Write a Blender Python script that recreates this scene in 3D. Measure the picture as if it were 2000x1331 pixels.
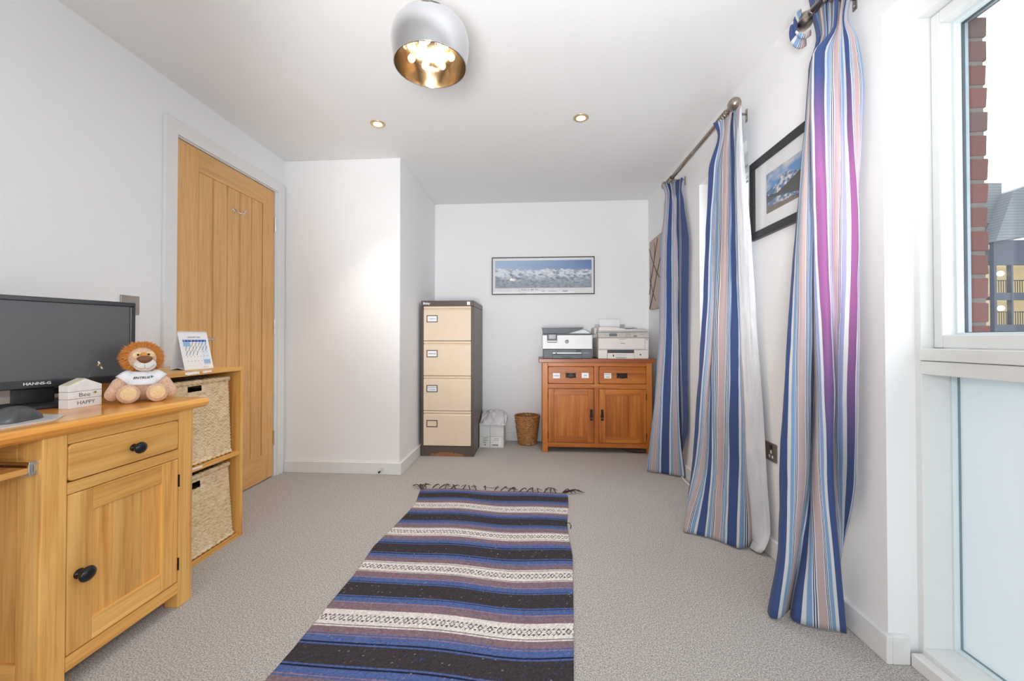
import bpy, bmesh, math, random
import numpy as np
from mathutils import Vector, Matrix
random.seed(7); np.random.seed(7)
for o in list(bpy.data.objects): bpy.data.objects.remove(o, do_unlink=True)
SC = bpy.context.scene
COL = SC.collection

# ---------------------------------------------------------------- camera
cam_data = bpy.data.cameras.new('camera')
cam = bpy.data.objects.new('camera', cam_data); COL.objects.link(cam)
EYE = 0.9846
cam.location = (0.0, 0.0, EYE)
cam.rotation_euler = (math.radians(90) + 0.0111, 0.0, 0.0683)
cam_data.sensor_width = 36.0; cam_data.sensor_fit = 'HORIZONTAL'
cam_data.lens = 796.04 / 2000 * 36.0
cam_data.shift_x = (1000 - 991.19) / 2000
cam_data.shift_y = (654.17 - 665.5) / 2000
cam_data.clip_start = 0.02; cam_data.clip_end = 300
SC.camera = cam

# ---------------------------------------------------------------- view and sky
SC.view_settings.view_transform = 'Standard'
SC.view_settings.look = 'None'
SC.view_settings.gamma = 1.0
SC.view_settings.use_curve_mapping = False
SC.view_settings.exposure = 1.12
world = bpy.data.worlds.new('overcast_sky'); SC.world = world
world.use_nodes = True
wn = world.node_tree.nodes; wl = world.node_tree.links
wn['Background'].inputs[0].default_value = (0.91, 0.96, 1.0, 1)
wn['Background'].inputs[1].default_value = 1.3

def lamp(name, kind, loc, energy, color=(1, 1, 1), rot=(0, 0, 0), size=0.1, sizey=None, parent=None, spot=None):
    d = bpy.data.lights.new(name, kind); d.energy = energy; d.color = color
    if kind == 'AREA':
        d.size = size
        if sizey: d.shape = 'RECTANGLE'; d.size_y = sizey
    else: d.shadow_soft_size = size
    if kind == 'SPOT': d.spot_size = spot or 2.0; d.spot_blend = 0.6
    o = bpy.data.objects.new(name, d); COL.objects.link(o)
    o.location = loc; o.rotation_euler = rot
    if parent: o.parent = parent
    return o
# the photographer's small flash, plus an added unseen fill spot aimed up the room
lamp('camera_flash', 'POINT', (-0.03, -0.05, 1.20), 9.0, (1, 0.99, 0.97), size=0.05)
_d = Vector((0.42, 4.3, 1.9))
lamp('added_fill_spot', 'SPOT', (-0.13, -0.35, 0.85), 104.0, (0.975, 0.985, 1), tuple(_d.to_track_quat('-Z', 'Y').to_euler()), size=0.22, spot=math.radians(72))

# ---------------------------------------------------------------- room numbers (metres)
XL, XR, YB, YO, XO, H = -1.876, 1.0788, 3.970, 2.9217, -0.9903, 2.32
YF = -1.45

# ================================================================ materials
def lin(c):
    r = []
    for v in c[:3]:
        v = v / 255.0
        r.append(v / 12.92 if v <= 0.04045 else ((v + 0.055) / 1.055) ** 2.4)
    return (r[0], r[1], r[2], 1.0)
class NT:
    def __init__(s, name):
        s.m = bpy.data.materials.new(name); s.m.use_nodes = True
        s.t = s.m.node_tree; s.n = s.t.nodes; s.l = s.t.links
        s.b = s.n['Principled BSDF']; s.out = s.n['Material Output']
    def node(s, t, **kw):
        n = s.n.new(t)
        for k, v in kw.items():
            if k.startswith('i_'): n.inputs[k[2:].replace('_', ' ')].default_value = v
            else: setattr(n, k, v)
        return n
    def link(s, a, b): s.l.new(a, b)
    def coords(s, scale=(1, 1, 1), kind='Object', rnd=False):
        tc = s.node('ShaderNodeTexCoord'); mp = s.node('ShaderNodeMapping')
        mp.inputs['Scale'].default_value = scale
        s.link(tc.outputs[kind], mp.inputs['Vector'])
        if rnd:
            oi = s.node('ShaderNodeObjectInfo'); mul = s.node('ShaderNodeMath', operation='MULTIPLY'); mul.inputs[1].default_value = 37.0
            cb = s.node('ShaderNodeCombineXYZ')
            s.link(oi.outputs['Random'], mul.inputs[0])
            for i in range(3): s.link(mul.outputs[0], cb.inputs[i])
            s.link(cb.outputs[0], mp.inputs['Location'])
        return mp.outputs[0]
    def ramp(s, fac, stops, interp='LINEAR'):
        r = s.node('ShaderNodeValToRGB'); r.color_ramp.interpolation = interp
        e = r.color_ramp.elements
        e[0].position = stops[0][0]; e[0].color = stops[0][1]
        e[1].position = stops[1][0]; e[1].color = stops[1][1]
        for p, c in stops[2:]:
            k = e.new(p); k.color = c
        s.link(fac, r.inputs[0]); return r.outputs[0]
    def noise(s, vec, scale=5, detail=4, rough=0.5, dist=0.0):
        n = s.node('ShaderNodeTexNoise'); n.inputs['Scale'].default_value = scale
        n.inputs['Detail'].default_value = detail; n.inputs['Roughness'].default_value = rough
        n.inputs['Distortion'].default_value = dist
        s.link(vec, n.inputs['Vector']); return n.outputs['Fac']
    def mix(s, a, b, fac, mode='MIX'):
        n = s.node('ShaderNodeMix', data_type='RGBA', blend_type=mode)
        for v, i in ((a, 6), (b, 7)):
            if hasattr(v, 'links') or hasattr(v, 'is_linked'): s.link(v, n.inputs[i])
            else: n.inputs[i].default_value = v
        if hasattr(fac, 'is_linked'): s.link(fac, n.inputs[0])
        else: n.inputs[0].default_value = fac
        return n.outputs[2]
    def bump(s, h, strength=0.2, dist=0.002):
        b = s.node('ShaderNodeBump'); b.inputs['Strength'].default_value = strength; b.inputs['Distance'].default_value = dist
        s.link(h, b.inputs['Height']); s.link(b.outputs[0], s.b.inputs['Normal'])
def pm(name, col, rough=0.5, metal=0.0, spec=0.5, var=0.04, vscale=20, bump=0.0, emit=None, es=0.0, coat=0.0):
    k = NT(name); c = lin(col)
    v = k.coords()
    f = k.noise(v, vscale, 3)
    d = tuple(max(0, x * (1 - var * 2)) for x in c[:3]) + (1,)
    u = tuple(min(1, x * (1 + var * 2)) for x in c[:3]) + (1,)
    k.link(k.ramp(f, [(0.3, d), (0.7, u)]), k.b.inputs['Base Color'])
    k.b.inputs['Roughness'].default_value = rough; k.b.inputs['Metallic'].default_value = metal
    k.b.inputs['Specular IOR Level'].default_value = spec
    k.b.inputs['Coat Weight'].default_value = coat
    if bump: k.bump(f, bump)
    if emit:
        k.b.inputs['Emission Color'].default_value = lin(emit); k.b.inputs['Emission Strength'].default_value = es
    return k.m
def wood(name, axis, light, mid, dark, rough=0.38, spec=0.5, cathedral=0.5, scale=1.0, var=0.10):
    """oak: long streaks along one axis, finer pores and a slow drift"""
    k = NT(name)
    s = [16 * scale] * 3; s[axis] = 1.1 * scale
    v = k.coords(tuple(s), rnd=True)
    f1 = k.noise(v, 1.0, 5, 0.6, cathedral)
    s2 = [120 * scale] * 3; s2[axis] = 3.5 * scale
    f2 = k.noise(k.coords(tuple(s2), rnd=True), 1.0, 3, 0.6, 0.2)
    c1 = k.ramp(f1, [(0.28, lin(dark)), (0.5, lin(mid)), (0.72, lin(light))])
    c2 = k.ramp(f2, [(0.35, (0.72, 0.68, 0.62, 1)), (0.55, (1, 1, 1, 1))])
    c = k.mix(c1, c2, 0.55, 'MULTIPLY')
    oi = k.node('ShaderNodeObjectInfo')
    hv = k.node('ShaderNodeHueSaturation')
    mr = k.node('ShaderNodeMapRange'); mr.inputs['To Min'].default_value = 1 - var; mr.inputs['To Max'].default_value = 1 + var
    k.link(oi.outputs['Random'], mr.inputs['Value']); k.link(mr.outputs[0], hv.inputs['Value'])
    k.link(c, hv.inputs['Color']); k.link(hv.outputs[0], k.b.inputs['Base Color'])
    k.b.inputs['Roughness'].default_value = rough; k.b.inputs['Specular IOR Level'].default_value = spec
    k.bump(f2, 0.08, 0.001)
    return k.m
def vcol(name, rough=0.8, bump=0.0, spec=0.3, attr='Col', nscale=900):
    k = NT(name); a = k.node('ShaderNodeAttribute', attribute_name=attr)
    k.link(a.outputs['Color'], k.b.inputs['Base Color'])
    k.b.inputs['Roughness'].default_value = rough; k.b.inputs['Specular IOR Level'].default_value = spec
    if bump: k.bump(k.noise(k.coords(), nscale, 2), bump)
    return k.m
def schlick(k, f0):
    lw = k.node('ShaderNodeLayerWeight'); lw.inputs[0].default_value = .5
    pw = k.node('ShaderNodeMath', operation='POWER'); pw.inputs[1].default_value = 5.0
    k.link(lw.outputs['Facing'], pw.inputs[0])
    ma = k.node('ShaderNodeMath', operation='MULTIPLY_ADD'); ma.inputs[1].default_value = 1 - f0; ma.inputs[2].default_value = f0
    k.link(pw.outputs[0], ma.inputs[0]); return ma.outputs[0]
def glass_mat(name, tint=(1, 1, 1, 1), gloss=0.045, rough=0.0):
    k = NT(name)
    tr = k.node('ShaderNodeBsdfTransparent'); tr.inputs[0].default_value = tint
    gl = k.node('ShaderNodeBsdfGlossy'); gl.inputs['Roughness'].default_value = rough
    mx = k.node('ShaderNodeMixShader')
    k.link(schlick(k, gloss), mx.inputs[0]); k.link(tr.outputs[0], mx.inputs[1]); k.link(gl.outputs[0], mx.inputs[2])
    k.link(mx.outputs[0], k.out.inputs[0]); return k.m

M = {}
def wall_mat(name, col, bs=0.05):
    k = NT(name); v = k.coords()
    f = k.noise(v, 2.2, 3); c = lin(col)
    k.link(k.ramp(f, [(0.3, tuple(x * 0.985 for x in c[:3]) + (1,)), (0.7, c)]), k.b.inputs['Base Color'])
    k.b.inputs['Roughness'].default_value = 0.75; k.b.inputs['Specular IOR Level'].default_value = 0.25
    k.bump(k.noise(v, 260, 2), bs, 0.001); return k.m
M['wall'] = wall_mat('white_emulsion', (243, 243, 244))
M['ceil'] = wall_mat('ceiling_emulsion', (240, 240, 240))
M['gloss'] = pm('white_satin_paint', (232, 232, 232), 0.35, var=0.01)
M['winpaint'] = pm('white_window_paint', (230, 232, 231), 0.3, var=0.008)
M['oakdoor'] = wood('door_oak_veneer', 2, (234, 184, 122), (226, 174, 112), (214, 160, 100), 0.4, 0.4, 0.2, 1.3, 0.03)
M['oakdoor_y'] = wood('door_oak_veneer_cross', 1, (234, 184, 122), (226, 174, 112), (214, 160, 100), 0.4, 0.4, 0.2, 1.3, 0.03)
oak = ((246, 196, 118), (232, 174, 94), (200, 136, 62))
M['oak_x'] = wood('desk_oak_x', 0, *oak)
M['oak_y'] = wood('desk_oak_y', 1, *oak)
M['oak_z'] = wood('desk_oak_z', 2, *oak)
M['oaktop'] = wood('desk_top_oak', 1, (248, 180, 88), (236, 160, 68), (204, 120, 44), 0.16, 0.6, 0.6, 0.8)
rus = ((212, 136, 62), (190, 108, 40), (146, 76, 24))
M['rus_x'] = wood('rustic_oak_x', 0, *rus, rough=0.36)
M['rus_z'] = wood('rustic_oak_z', 2, *rus, rough=0.36)
M['rustop'] = wood('rustic_oak_top', 0, (176, 104, 60), (152, 84, 46), (118, 60, 32), 0.3)
M['black'] = pm('black_plastic', (30, 30, 32), 0.35)
M['blackmat'] = pm('black_matt', (36, 36, 38), 0.6)
M['iron'] = pm('dark_iron', (52, 44, 38), 0.4, 0.7)
M['knob'] = pm('black_knob_metal', (44, 44, 46), 0.22, 0.6)
M['steel'] = pm('brushed_steel', (176, 168, 160), 0.32, 1.0)
M['nickel'] = pm('satin_nickel', (168, 158, 148), 0.28, 1.0)
M['pewter'] = pm('pewter_plate', (150, 140, 132), 0.36, 0.85)
M['chrome'] = pm('chrome', (225, 225, 228), 0.08, 1.0)
M['white'] = pm('white_plastic', (240, 240, 238), 0.4)
M['paper'] = pm('white_paper', (242, 242, 244), 0.75, var=0.01)
M['label'] = pm('white_label', (246, 246, 248), 0.6, var=0.005)
M['ink'] = pm('black_ink', (30, 30, 40), 0.7)
M['greyink'] = pm('grey_ink', (110, 110, 112), 0.7)
M['whiteink'] = pm('white_print', (230, 232, 236), 0.5)

# ================================================================ mesh helpers
ORG = {}
class MB:
    def __init__(s): s.v = []; s.f = []; s.uv = None; s.col = None
    def quad(s, *p):
        n = len(s.v); s.v += [tuple(q) for q in p]; s.f.append(tuple(range(n, n + len(p)))); return s
    def box(s, x0, x1, y0, y1, z0, z1):
        n = len(s.v)
        s.v += [(x, y, z) for z in (z0, z1) for y in (y0, y1) for x in (x0, x1)]
        for f in ((0, 2, 3, 1), (4, 5, 7, 6), (0, 1, 5, 4), (2, 6, 7, 3), (0, 4, 6, 2), (1, 3, 7, 5)): s.f.append(tuple(n + i for i in f))
        return s
    def lathe(s, prof, seg=32, c=(0, 0, 0), axis='z', cap=False):
        """profile of (radius, height) revolved round an axis through c"""
        n = len(s.v); k = len(prof)
        for j in range(seg):
            a = 2 * math.pi * j / seg; ca, sa = math.cos(a), math.sin(a)
            for r, h in prof:
                if axis == 'z': p = (c[0] + r * ca, c[1] + r * sa, c[2] + h)
                elif axis == 'x': p = (c[0] + h, c[1] + r * ca, c[2] + r * sa)
                else: p = (c[0] + r * sa, c[1] + h, c[2] + r * ca)
                s.v.append(p)
        for j in range(seg):
            a = n + j * k; b = n + ((j + 1) % seg) * k
            for i in range(k - 1): s.f.append((a + i, b + i, b + i + 1, a + i + 1))
        if cap:
            s.f.append(tuple(n + j * k for j in range(seg))[::-1]); s.f.append(tuple(n + j * k + k - 1 for j in range(seg)))
        return s
    def tube(s, pts, r, seg=10, cap=True):
        pts = [Vector(p) for p in pts]; n = len(s.v); N = len(pts)
        rr = r if isinstance(r, (list, tuple)) else [r] * N
        up = Vector((0, 0, 1))
        for i, p in enumerate(pts):
            d = (pts[min(i + 1, N - 1)] - pts[max(i - 1, 0)]).normalized()
            a = d.cross(up)
            if a.length < 1e-3: a = d.cross(Vector((0, 1, 0)))
            a.normalize(); b = a.cross(d).normalized()
            for j in range(seg):
                t = 2 * math.pi * j / seg
                s.v.append(tuple(p + (a * math.cos(t) + b * math.sin(t)) * rr[i]))
        for i in range(N - 1):
            for j in range(seg):
                j2 = (j + 1) % seg
                s.f.append((n + i * seg + j, n + i * seg + j2, n + (i + 1) * seg + j2, n + (i + 1) * seg + j))
        if cap:
            s.f.append(tuple(n + j for j in range(seg))[::-1]); s.f.append(tuple(n + (N - 1) * seg + j for j in range(seg)))
        return s
    def ell(s, c, r, seg=24, rings=14, rot=None):
        n = len(s.v); c = Vector(c)
        R = rot.to_3x3() if rot is not None else Matrix.Identity(3)
        s.v.append(tuple(c + R @ Vector((0, 0, -r[2]))))
        for i in range(1, rings):
            ph = -math.pi / 2 + math.pi * i / rings
            for j in range(seg):
                t = 2 * math.pi * j / seg
                s.v.append(tuple(c + R @ Vector((r[0] * math.cos(ph) * math.cos(t), r[1] * math.cos(ph) * math.sin(t), r[2] * math.sin(ph)))))
        s.v.append(tuple(c + R @ Vector((0, 0, r[2]))))
        for j in range(seg): s.f.append((n, n + 1 + (j + 1) % seg, n + 1 + j))
        for i in range(rings - 2):
            for j in range(seg):
                a = n + 1 + i * seg
                s.f.append((a + j, a + (j + 1) % seg, a + seg + (j + 1) % seg, a + seg + j))
        last = len(s.v) - 1; a = n + 1 + (rings - 2) * seg
        for j in range(seg): s.f.append((a + j, a + (j + 1) % seg, last))
        return s
    def prism(s, poly, axis, a, b):
        """polygon (2D) extruded along an axis from a to b; axis x: (y,z), y: (x,z), z: (x,y)"""
        n = len(s.v); k = len(poly)
        for t in (a, b):
            for p in poly:
                s.v.append({'x': (t, p[0], p[1]), 'y': (p[0], t, p[1]), 'z': (p[0], p[1], t)}[axis])
        s.f.append(tuple(range(n, n + k))[::-1]); s.f.append(tuple(range(n + k, n + 2 * k)))
        for i in range(k):
            j = (i + 1) % k; s.f.append((n + i, n + j, n + k + j, n + k + i))
        return s
    def grid(s, P):
        """P: array (rows, cols, 3)"""
        n = len(s.v); r, c = P.shape[:2]
        s.v += [tuple(map(float, p)) for p in P.reshape(-1, 3)]
        for i in range(r - 1):
            for j in range(c - 1): s.f.append((n + i * c + j, n + i * c + j + 1, n + (i + 1) * c + j + 1, n + (i + 1) * c + j))
        return s
    def xform(s, m):
        s.v = [tuple(m @ Vector(p)) for p in s.v]; return s
def tag(o, label=None, cat=None, group=None, kind=None):
    if label: o['label'] = label
    if cat: o['category'] = cat
    if group: o['group'] = group
    if kind: o['kind'] = kind
    return o
def thing(name, label, cat, loc=(0, 0, 0), rotz=0.0, group=None):
    o = bpy.data.objects.new(name, None); COL.objects.link(o)
    o.empty_display_size = 0.05
    o.location = loc; o.rotation_euler = (0, 0, rotz)
    ORG[o.name] = Vector(loc) if rotz == 0 else Vector((0, 0, 0))
    return tag(o, label, cat, group)
def part(name, mb, mat, parent=None, bev=0.0, smooth=False, segs=2, label=None, origin=None, fixn=True, angle=40):
    """links the collected shapes as one mesh; coordinates are the world's (or the thing's own when that is turned)"""
    o0 = ORG.get(parent.name, Vector((0, 0, 0))) if parent else Vector(origin or (0, 0, 0))
    me = bpy.data.meshes.new(name)
    me.from_pydata([tuple(Vector(p) - o0) for p in mb.v], [], mb.f)
    if fixn:
        bm = bmesh.new(); bm.from_mesh(me)
        bmesh.ops.recalc_face_normals(bm, faces=bm.faces); bm.to_mesh(me); bm.free()
    if mb.uv is not None:
        ul = me.uv_layers.new(name='UVMap'); li = np.zeros(len(me.loops), dtype=np.int32); me.loops.foreach_get('vertex_index', li)
        ul.data.foreach_set('uv', np.array(mb.uv, dtype=np.float32)[li].reshape(-1))
    if mb.col is not None:
        at = me.color_attributes.new('Col', 'FLOAT_COLOR', 'POINT')
        c = np.ones((len(me.vertices), 4), dtype=np.float32); c[:, :3] = np.array(mb.col, dtype=np.float32)
        at.data.foreach_set('color', c.reshape(-1))
    if mat is not None:
        for mm in (mat if isinstance(mat, list) else [mat]): me.materials.append(mm)
    o = bpy.data.objects.new(name, me); COL.objects.link(o)
    if parent: o.parent = parent; ORG[o.name] = o0
    else: o.location = o0; ORG[o.name] = o0
    if smooth: me.polygons.foreach_set('use_smooth', [True] * len(me.polygons)); me.update()
    if bev:
        b = o.modifiers.new('bevel', 'BEVEL'); b.width = bev; b.segments = segs; b.limit_method = 'ANGLE'; b.angle_limit = math.radians(angle)
    if label: o['label'] = label
    return o
def struct(name, mb, mat, parent=None, bev=0.0):
    o = part(name, mb, mat, parent, bev)
    if parent is None: o['kind'] = 'structure'
    return o
def copy_tree(o, parent=None):
    c = o.copy(); COL.objects.link(c)
    if parent: c.parent = parent
    for ch in list(o.children): copy_tree(ch, c)
    return c
def box(name, a, mat, parent, bev=0.0, **kw): return part(name, MB().box(*a), mat, parent, bev, **kw)
FACE_S = Matrix(((1, 0, 0, 0), (0, 0, -1, 0), (0, 1, 0, 0), (0, 0, 0, 1)))     # writing that faces -Y
FACE_E = Matrix(((0, 0, 1, 0), (1, 0, 0, 0), (0, 1, 0, 0), (0, 0, 0, 1)))      # writing that faces +X
def text_mb(s, size, mtx, align='CENTER', depth=0.0004, shear=0.0, bold=0.0, sx=1.0):
    cu = bpy.data.curves.new('writing', 'FONT'); cu.body = s; cu.size = size
    cu.align_x = align; cu.align_y = 'CENTER'; cu.extrude = depth; cu.shear = shear; cu.offset = bold; cu.resolution_u = 3
    t = bpy.data.objects.new('writing', cu); COL.objects.link(t)
    bpy.context.view_layer.update()
    me = bpy.data.meshes.new_from_object(t.evaluated_get(bpy.context.evaluated_depsgraph_get()))
    mb = MB(); S = Matrix.Diagonal((sx, 1, 1, 1))
    mb.v = [tuple(mtx @ S @ v.co) for v in me.vertices]; mb.f = [tuple(p.vertices) for p in me.polygons]
    bpy.data.objects.remove(t, do_unlink=True); bpy.data.curves.remove(cu); bpy.data.meshes.remove(me)
    return mb
def writing(name, s, size, loc, face, mat, parent, **kw):
    return part(name, text_mb(s, size, Matrix.Translation(loc) @ face, **kw), mat, parent)
def catmull(P, n):
    """P (k,d) -> (n,d), uniform Catmull-Rom"""
    P = np.asarray(P, float); k = len(P); t = np.linspace(0, k - 1, n); i = np.clip(t.astype(int), 0, k - 2); f = (t - i)[:, None]
    g = lambda j: P[np.clip(j, 0, k - 1)]
    p0, p1, p2, p3 = g(i - 1), g(i), g(i + 1), g(i + 2)
    return 0.5 * (2 * p1 + (p2 - p0) * f + (2 * p0 - 5 * p1 + 4 * p2 - p3) * f ** 2 + (3 * p1 - p0 - 3 * p2 + p3) * f ** 3)
def vnoise(x, y, seed=0, oct=5):
    """value noise on arrays, 0..1"""
    x = np.asarray(x, float); y = np.asarray(y, float); tot = 0; amp = 0.5; s = 0
    for o in range(oct):
        xi = np.floor(x).astype(np.int64); yi = np.floor(y).astype(np.int64); fx = x - xi; fy = y - yi
        h = lambda a, b: (np.sin(a * 127.1 + b * 311.7 + seed * 74.7 + o * 17.3) * 43758.5453) % 1.0
        fx = fx * fx * (3 - 2 * fx); fy = fy * fy * (3 - 2 * fy)
        v = (h(xi, yi) * (1 - fx) + h(xi + 1, yi) * fx) * (1 - fy) + (h(xi, yi + 1) * (1 - fx) + h(xi + 1, yi + 1) * fx) * fy
        tot = tot + v * amp; s += amp; amp *= 0.5; x = x * 2.03; y = y * 2.03
    return tot / s
# ================================================================ the room
def carpet_mat():
    k = NT('grey_carpet'); v = k.coords()
    f = k.noise(v, 230, 3, 0.75)
    g = k.noise(v, 95, 2, 0.6)
    h = k.noise(v, 1.6, 3)
    c = k.ramp(f, [(0.30, lin((92, 88, 85))), (0.48, lin((182, 177, 173))), (0.66, lin((238, 233, 228)))])
    c = k.mix(c, k.ramp(g, [(0.3, (0.72, 0.72, 0.72, 1)), (0.65, (1, 1, 1, 1))]), 0.6, 'MULTIPLY')
    c = k.mix(c, k.ramp(h, [(0.35, (0.93, 0.92, 0.92, 1)), (0.65, (1, 1, 1, 1))]), 0.6, 'MULTIPLY')
    k.link(c, k.b.inputs['Base Color']); k.b.inputs['Roughness'].default_value = 0.95
    k.b.inputs['Specular IOR Level'].default_value = 0.1; k.b.inputs['Sheen Weight'].default_value = 0.15
    k.bump(f, 0.6, 0.004); return k.m
struct('floor', MB().box(XL - .3, XR + .09, YF - .1, YB + .2, -.12, 0), carpet_mat())
struct('ceiling', MB().box(XL - .3, XR + .2, YF - .2, YB + .2, H, H + .15), M['ceil'])
W1 = (-.9, 1.337, 1.997)      # near window: y0, y1, head
W2 = (2.14, 2.757, 2.003)     # far window
b = MB()
b.box(XL - .2, XL, YF - .1, 1.985, 0, H).box(XL - .2, XL, 2.842, YO, 0, H).box(XL - .2, XL, 1.985, 2.842, 2.06, H)
struct('wall_left', b, M['wall'])
struct('wall_recess', MB().box(XL - .2, XO, YO, YB + .1, 0, H), M['wall'], bev=.003)
struct('wall_back', MB().box(XO, XR + .1, YB, YB + .15, 0, H), M['wall'])
b = MB()
for y0, y1, z0 in ((YF - .1, W1[0], 0), (W1[0], W1[1], W1[2]), (W1[1], W2[0], 0), (W2[0], W2[1], W2[2]), (W2[1], YB + .1, 0)):
    b.box(XR, XR + .2, y0, y1, z0, H)
struct('wall_right', b, M['wall'])
b = MB()
FX0, FX1, FZ0, FZ1 = -1.45, .95, .05, 2.15
b.box(XL, FX0, YF - .15, YF, 0, H).box(FX1, XR, YF - .15, YF, 0, H).box(FX0, FX1, YF - .15, YF, 0, FZ0).box(FX0, FX1, YF - .15, YF, FZ1, H)
struct('wall_front', b, M['wall'])
# baseboards
BH, BT = .084, .018
def base(name, *bs):
    m = MB()
    for q in bs: m.box(*q)
    struct(name, m, M['gloss'], bev=.003)
base('baseboard_left', (XL, XL + BT, YF, 1.92, 0, BH))
base('baseboard_recess', (XL + .018, XO + BT, YO - BT, YO, 0, BH), (XO, XO + BT, YO, YB, 0, BH))
base('baseboard_back', (XO + BT, XR, YB - BT, YB, 0, BH))
base('baseboard_right', (XR - BT, XR, W1[1] - BT, W2[0], 0, BH), (XR - BT, XR, W2[1], YB - BT, 0, BH), (XR, XR + .05, W1[1] - BT, W1[1], 0, BH))
# ---- door in the left wall
door = tag(thing('door_1', None, None, (XL, 2.0, 0)), kind='structure')
DX = XL - .002
struct('stile', MB().box(DX - .04, DX, 2.003, 2.148, .008, 2.046), M['oakdoor'], door, .0015)
struct('stile', MB().box(DX - .04, DX, 2.690, 2.806, .008, 2.046), M['oakdoor'], door, .0015)
struct('rail', MB().box(DX - .04, DX, 2.1475, 2.6905, 1.924, 2.0455), M['oakdoor_y'], door)
struct('rail', MB().box(DX - .04, DX, 2.1475, 2.6905, .008, .186), M['oakdoor_y'], door)
ys = [2.148, 2.257, 2.367, 2.474, 2.582, 2.690]
b = MB()
for i in range(5):
    b.prism([(DX - .03, ys[i] + .0005), (DX - .03, ys[i + 1] - .0005), (DX - .016, ys[i + 1] - .0005), (DX - .0045, ys[i + 1] - .006), (DX - .0045, ys[i] + .006), (DX - .016, ys[i] + .0005)], 'z', .186, 1.924)
struct('panel', b, M['oakdoor'], door)
for z in (1.812, 1.076, .28):
    m = MB().tube([(DX + .006, 2.812, z - .05), (DX + .006, 2.812, z + .05)], .006, 10).box(DX - .004, DX + .002, 2.806, 2.832, z - .05, z + .05)
    part('hinge', m, M['chrome'], door)
m = MB().lathe([(0, 0), (.026, 0), (.026, .008), (.012, .010), (.010, .045), (0, .045)], 24, (DX, 2.062, .985), 'x')
m.tube([(DX + .042, 2.062, .985), (DX + .050, 2.075, .985), (DX + .052, 2.12, .985), (DX + .052, 2.205, .985)], [.010, .010, .009, .008], 12)
part('lever_handle', m, M['chrome'], door, smooth=True)
m = MB().lathe([(0, 0), (.012, 0), (.012, .003), (0, .004)], 16, (DX - .004, 2.418, 1.795), 'x')
m.tube([(DX, 2.418, 1.80), (DX + .018, 2.42, 1.785), (DX + .036, 2.425, 1.772), (DX + .046, 2.44, 1.776), (DX + .044, 2.452, 1.79)], .0045, 8)
m.ell((DX + .044, 2.453, 1.793), (.007, .007, .007), 10, 6)
part('coat_hook', m, M['chrome'], door, smooth=True)
m = MB().box(XL - .2, XL + .004, 1.985, 2.000, 0, 2.06).box(XL - .2, XL + .004, 2.812, 2.842, 0, 2.06).box(XL - .2, XL + .004, 2.0, 2.812, 2.050, 2.06)
struct('door_lining', m, M['gloss'], door)
m = MB()
m.prism([(1.921, 0), (1.994, 0), (1.994, 2.0555), (2.836, 2.0555), (2.836, 0), (2.905, 0), (2.905, 2.129), (1.921, 2.129)], 'x', XL, XL + .018)
struct('trim_1', m, M['gloss'], bev=.003)
# hall beyond the door is closed off
struct('wall_hall', MB().box(XL - .32, XL - .2, 1.9, 2.95, 0, H), M['wall'])

# ---- near window
def window_root(n, loc): return tag(thing('window_%d' % n, None, None, loc), kind='structure')
M['bead'] = pm('glazing_bead', (222, 234, 238), 0.35, var=.005)
M['gasket'] = pm('grey_gasket', (70, 84, 92), 0.5); M['softgasket'] = pm('pale_grey_gasket', (124, 146, 156), 0.5)
M['alu'] = pm('grey_aluminium', (150, 164, 174), 0.35, 0.6)
M['pane'] = glass_mat('clear_glass')
def frosted():
    k = NT('frosted_glass')
    d = k.node('ShaderNodeBsdfTranslucent'); d.inputs[0].default_value = (.80, .85, .87, 1)
    e = k.node('ShaderNodeBsdfDiffuse'); e.inputs[0].default_value = (.81, .84, .86, 1)
    g = k.node('ShaderNodeBsdfGlossy'); g.inputs['Roughness'].default_value = .06
    m1 = k.node('ShaderNodeMixShader'); m1.inputs[0].default_value = .5
    m2 = k.node('ShaderNodeMixShader')
    k.link(d.outputs[0], m1.inputs[1]); k.link(e.outputs[0], m1.inputs[2])
    k.link(schlick(k, .05), m2.inputs[0]); k.link(m1.outputs[0], m2.inputs[1]); k.link(g.outputs[0], m2.inputs[2])
    k.link(m2.outputs[0], k.out.inputs[0]); return k.m
M['frost'] = frosted()
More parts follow.
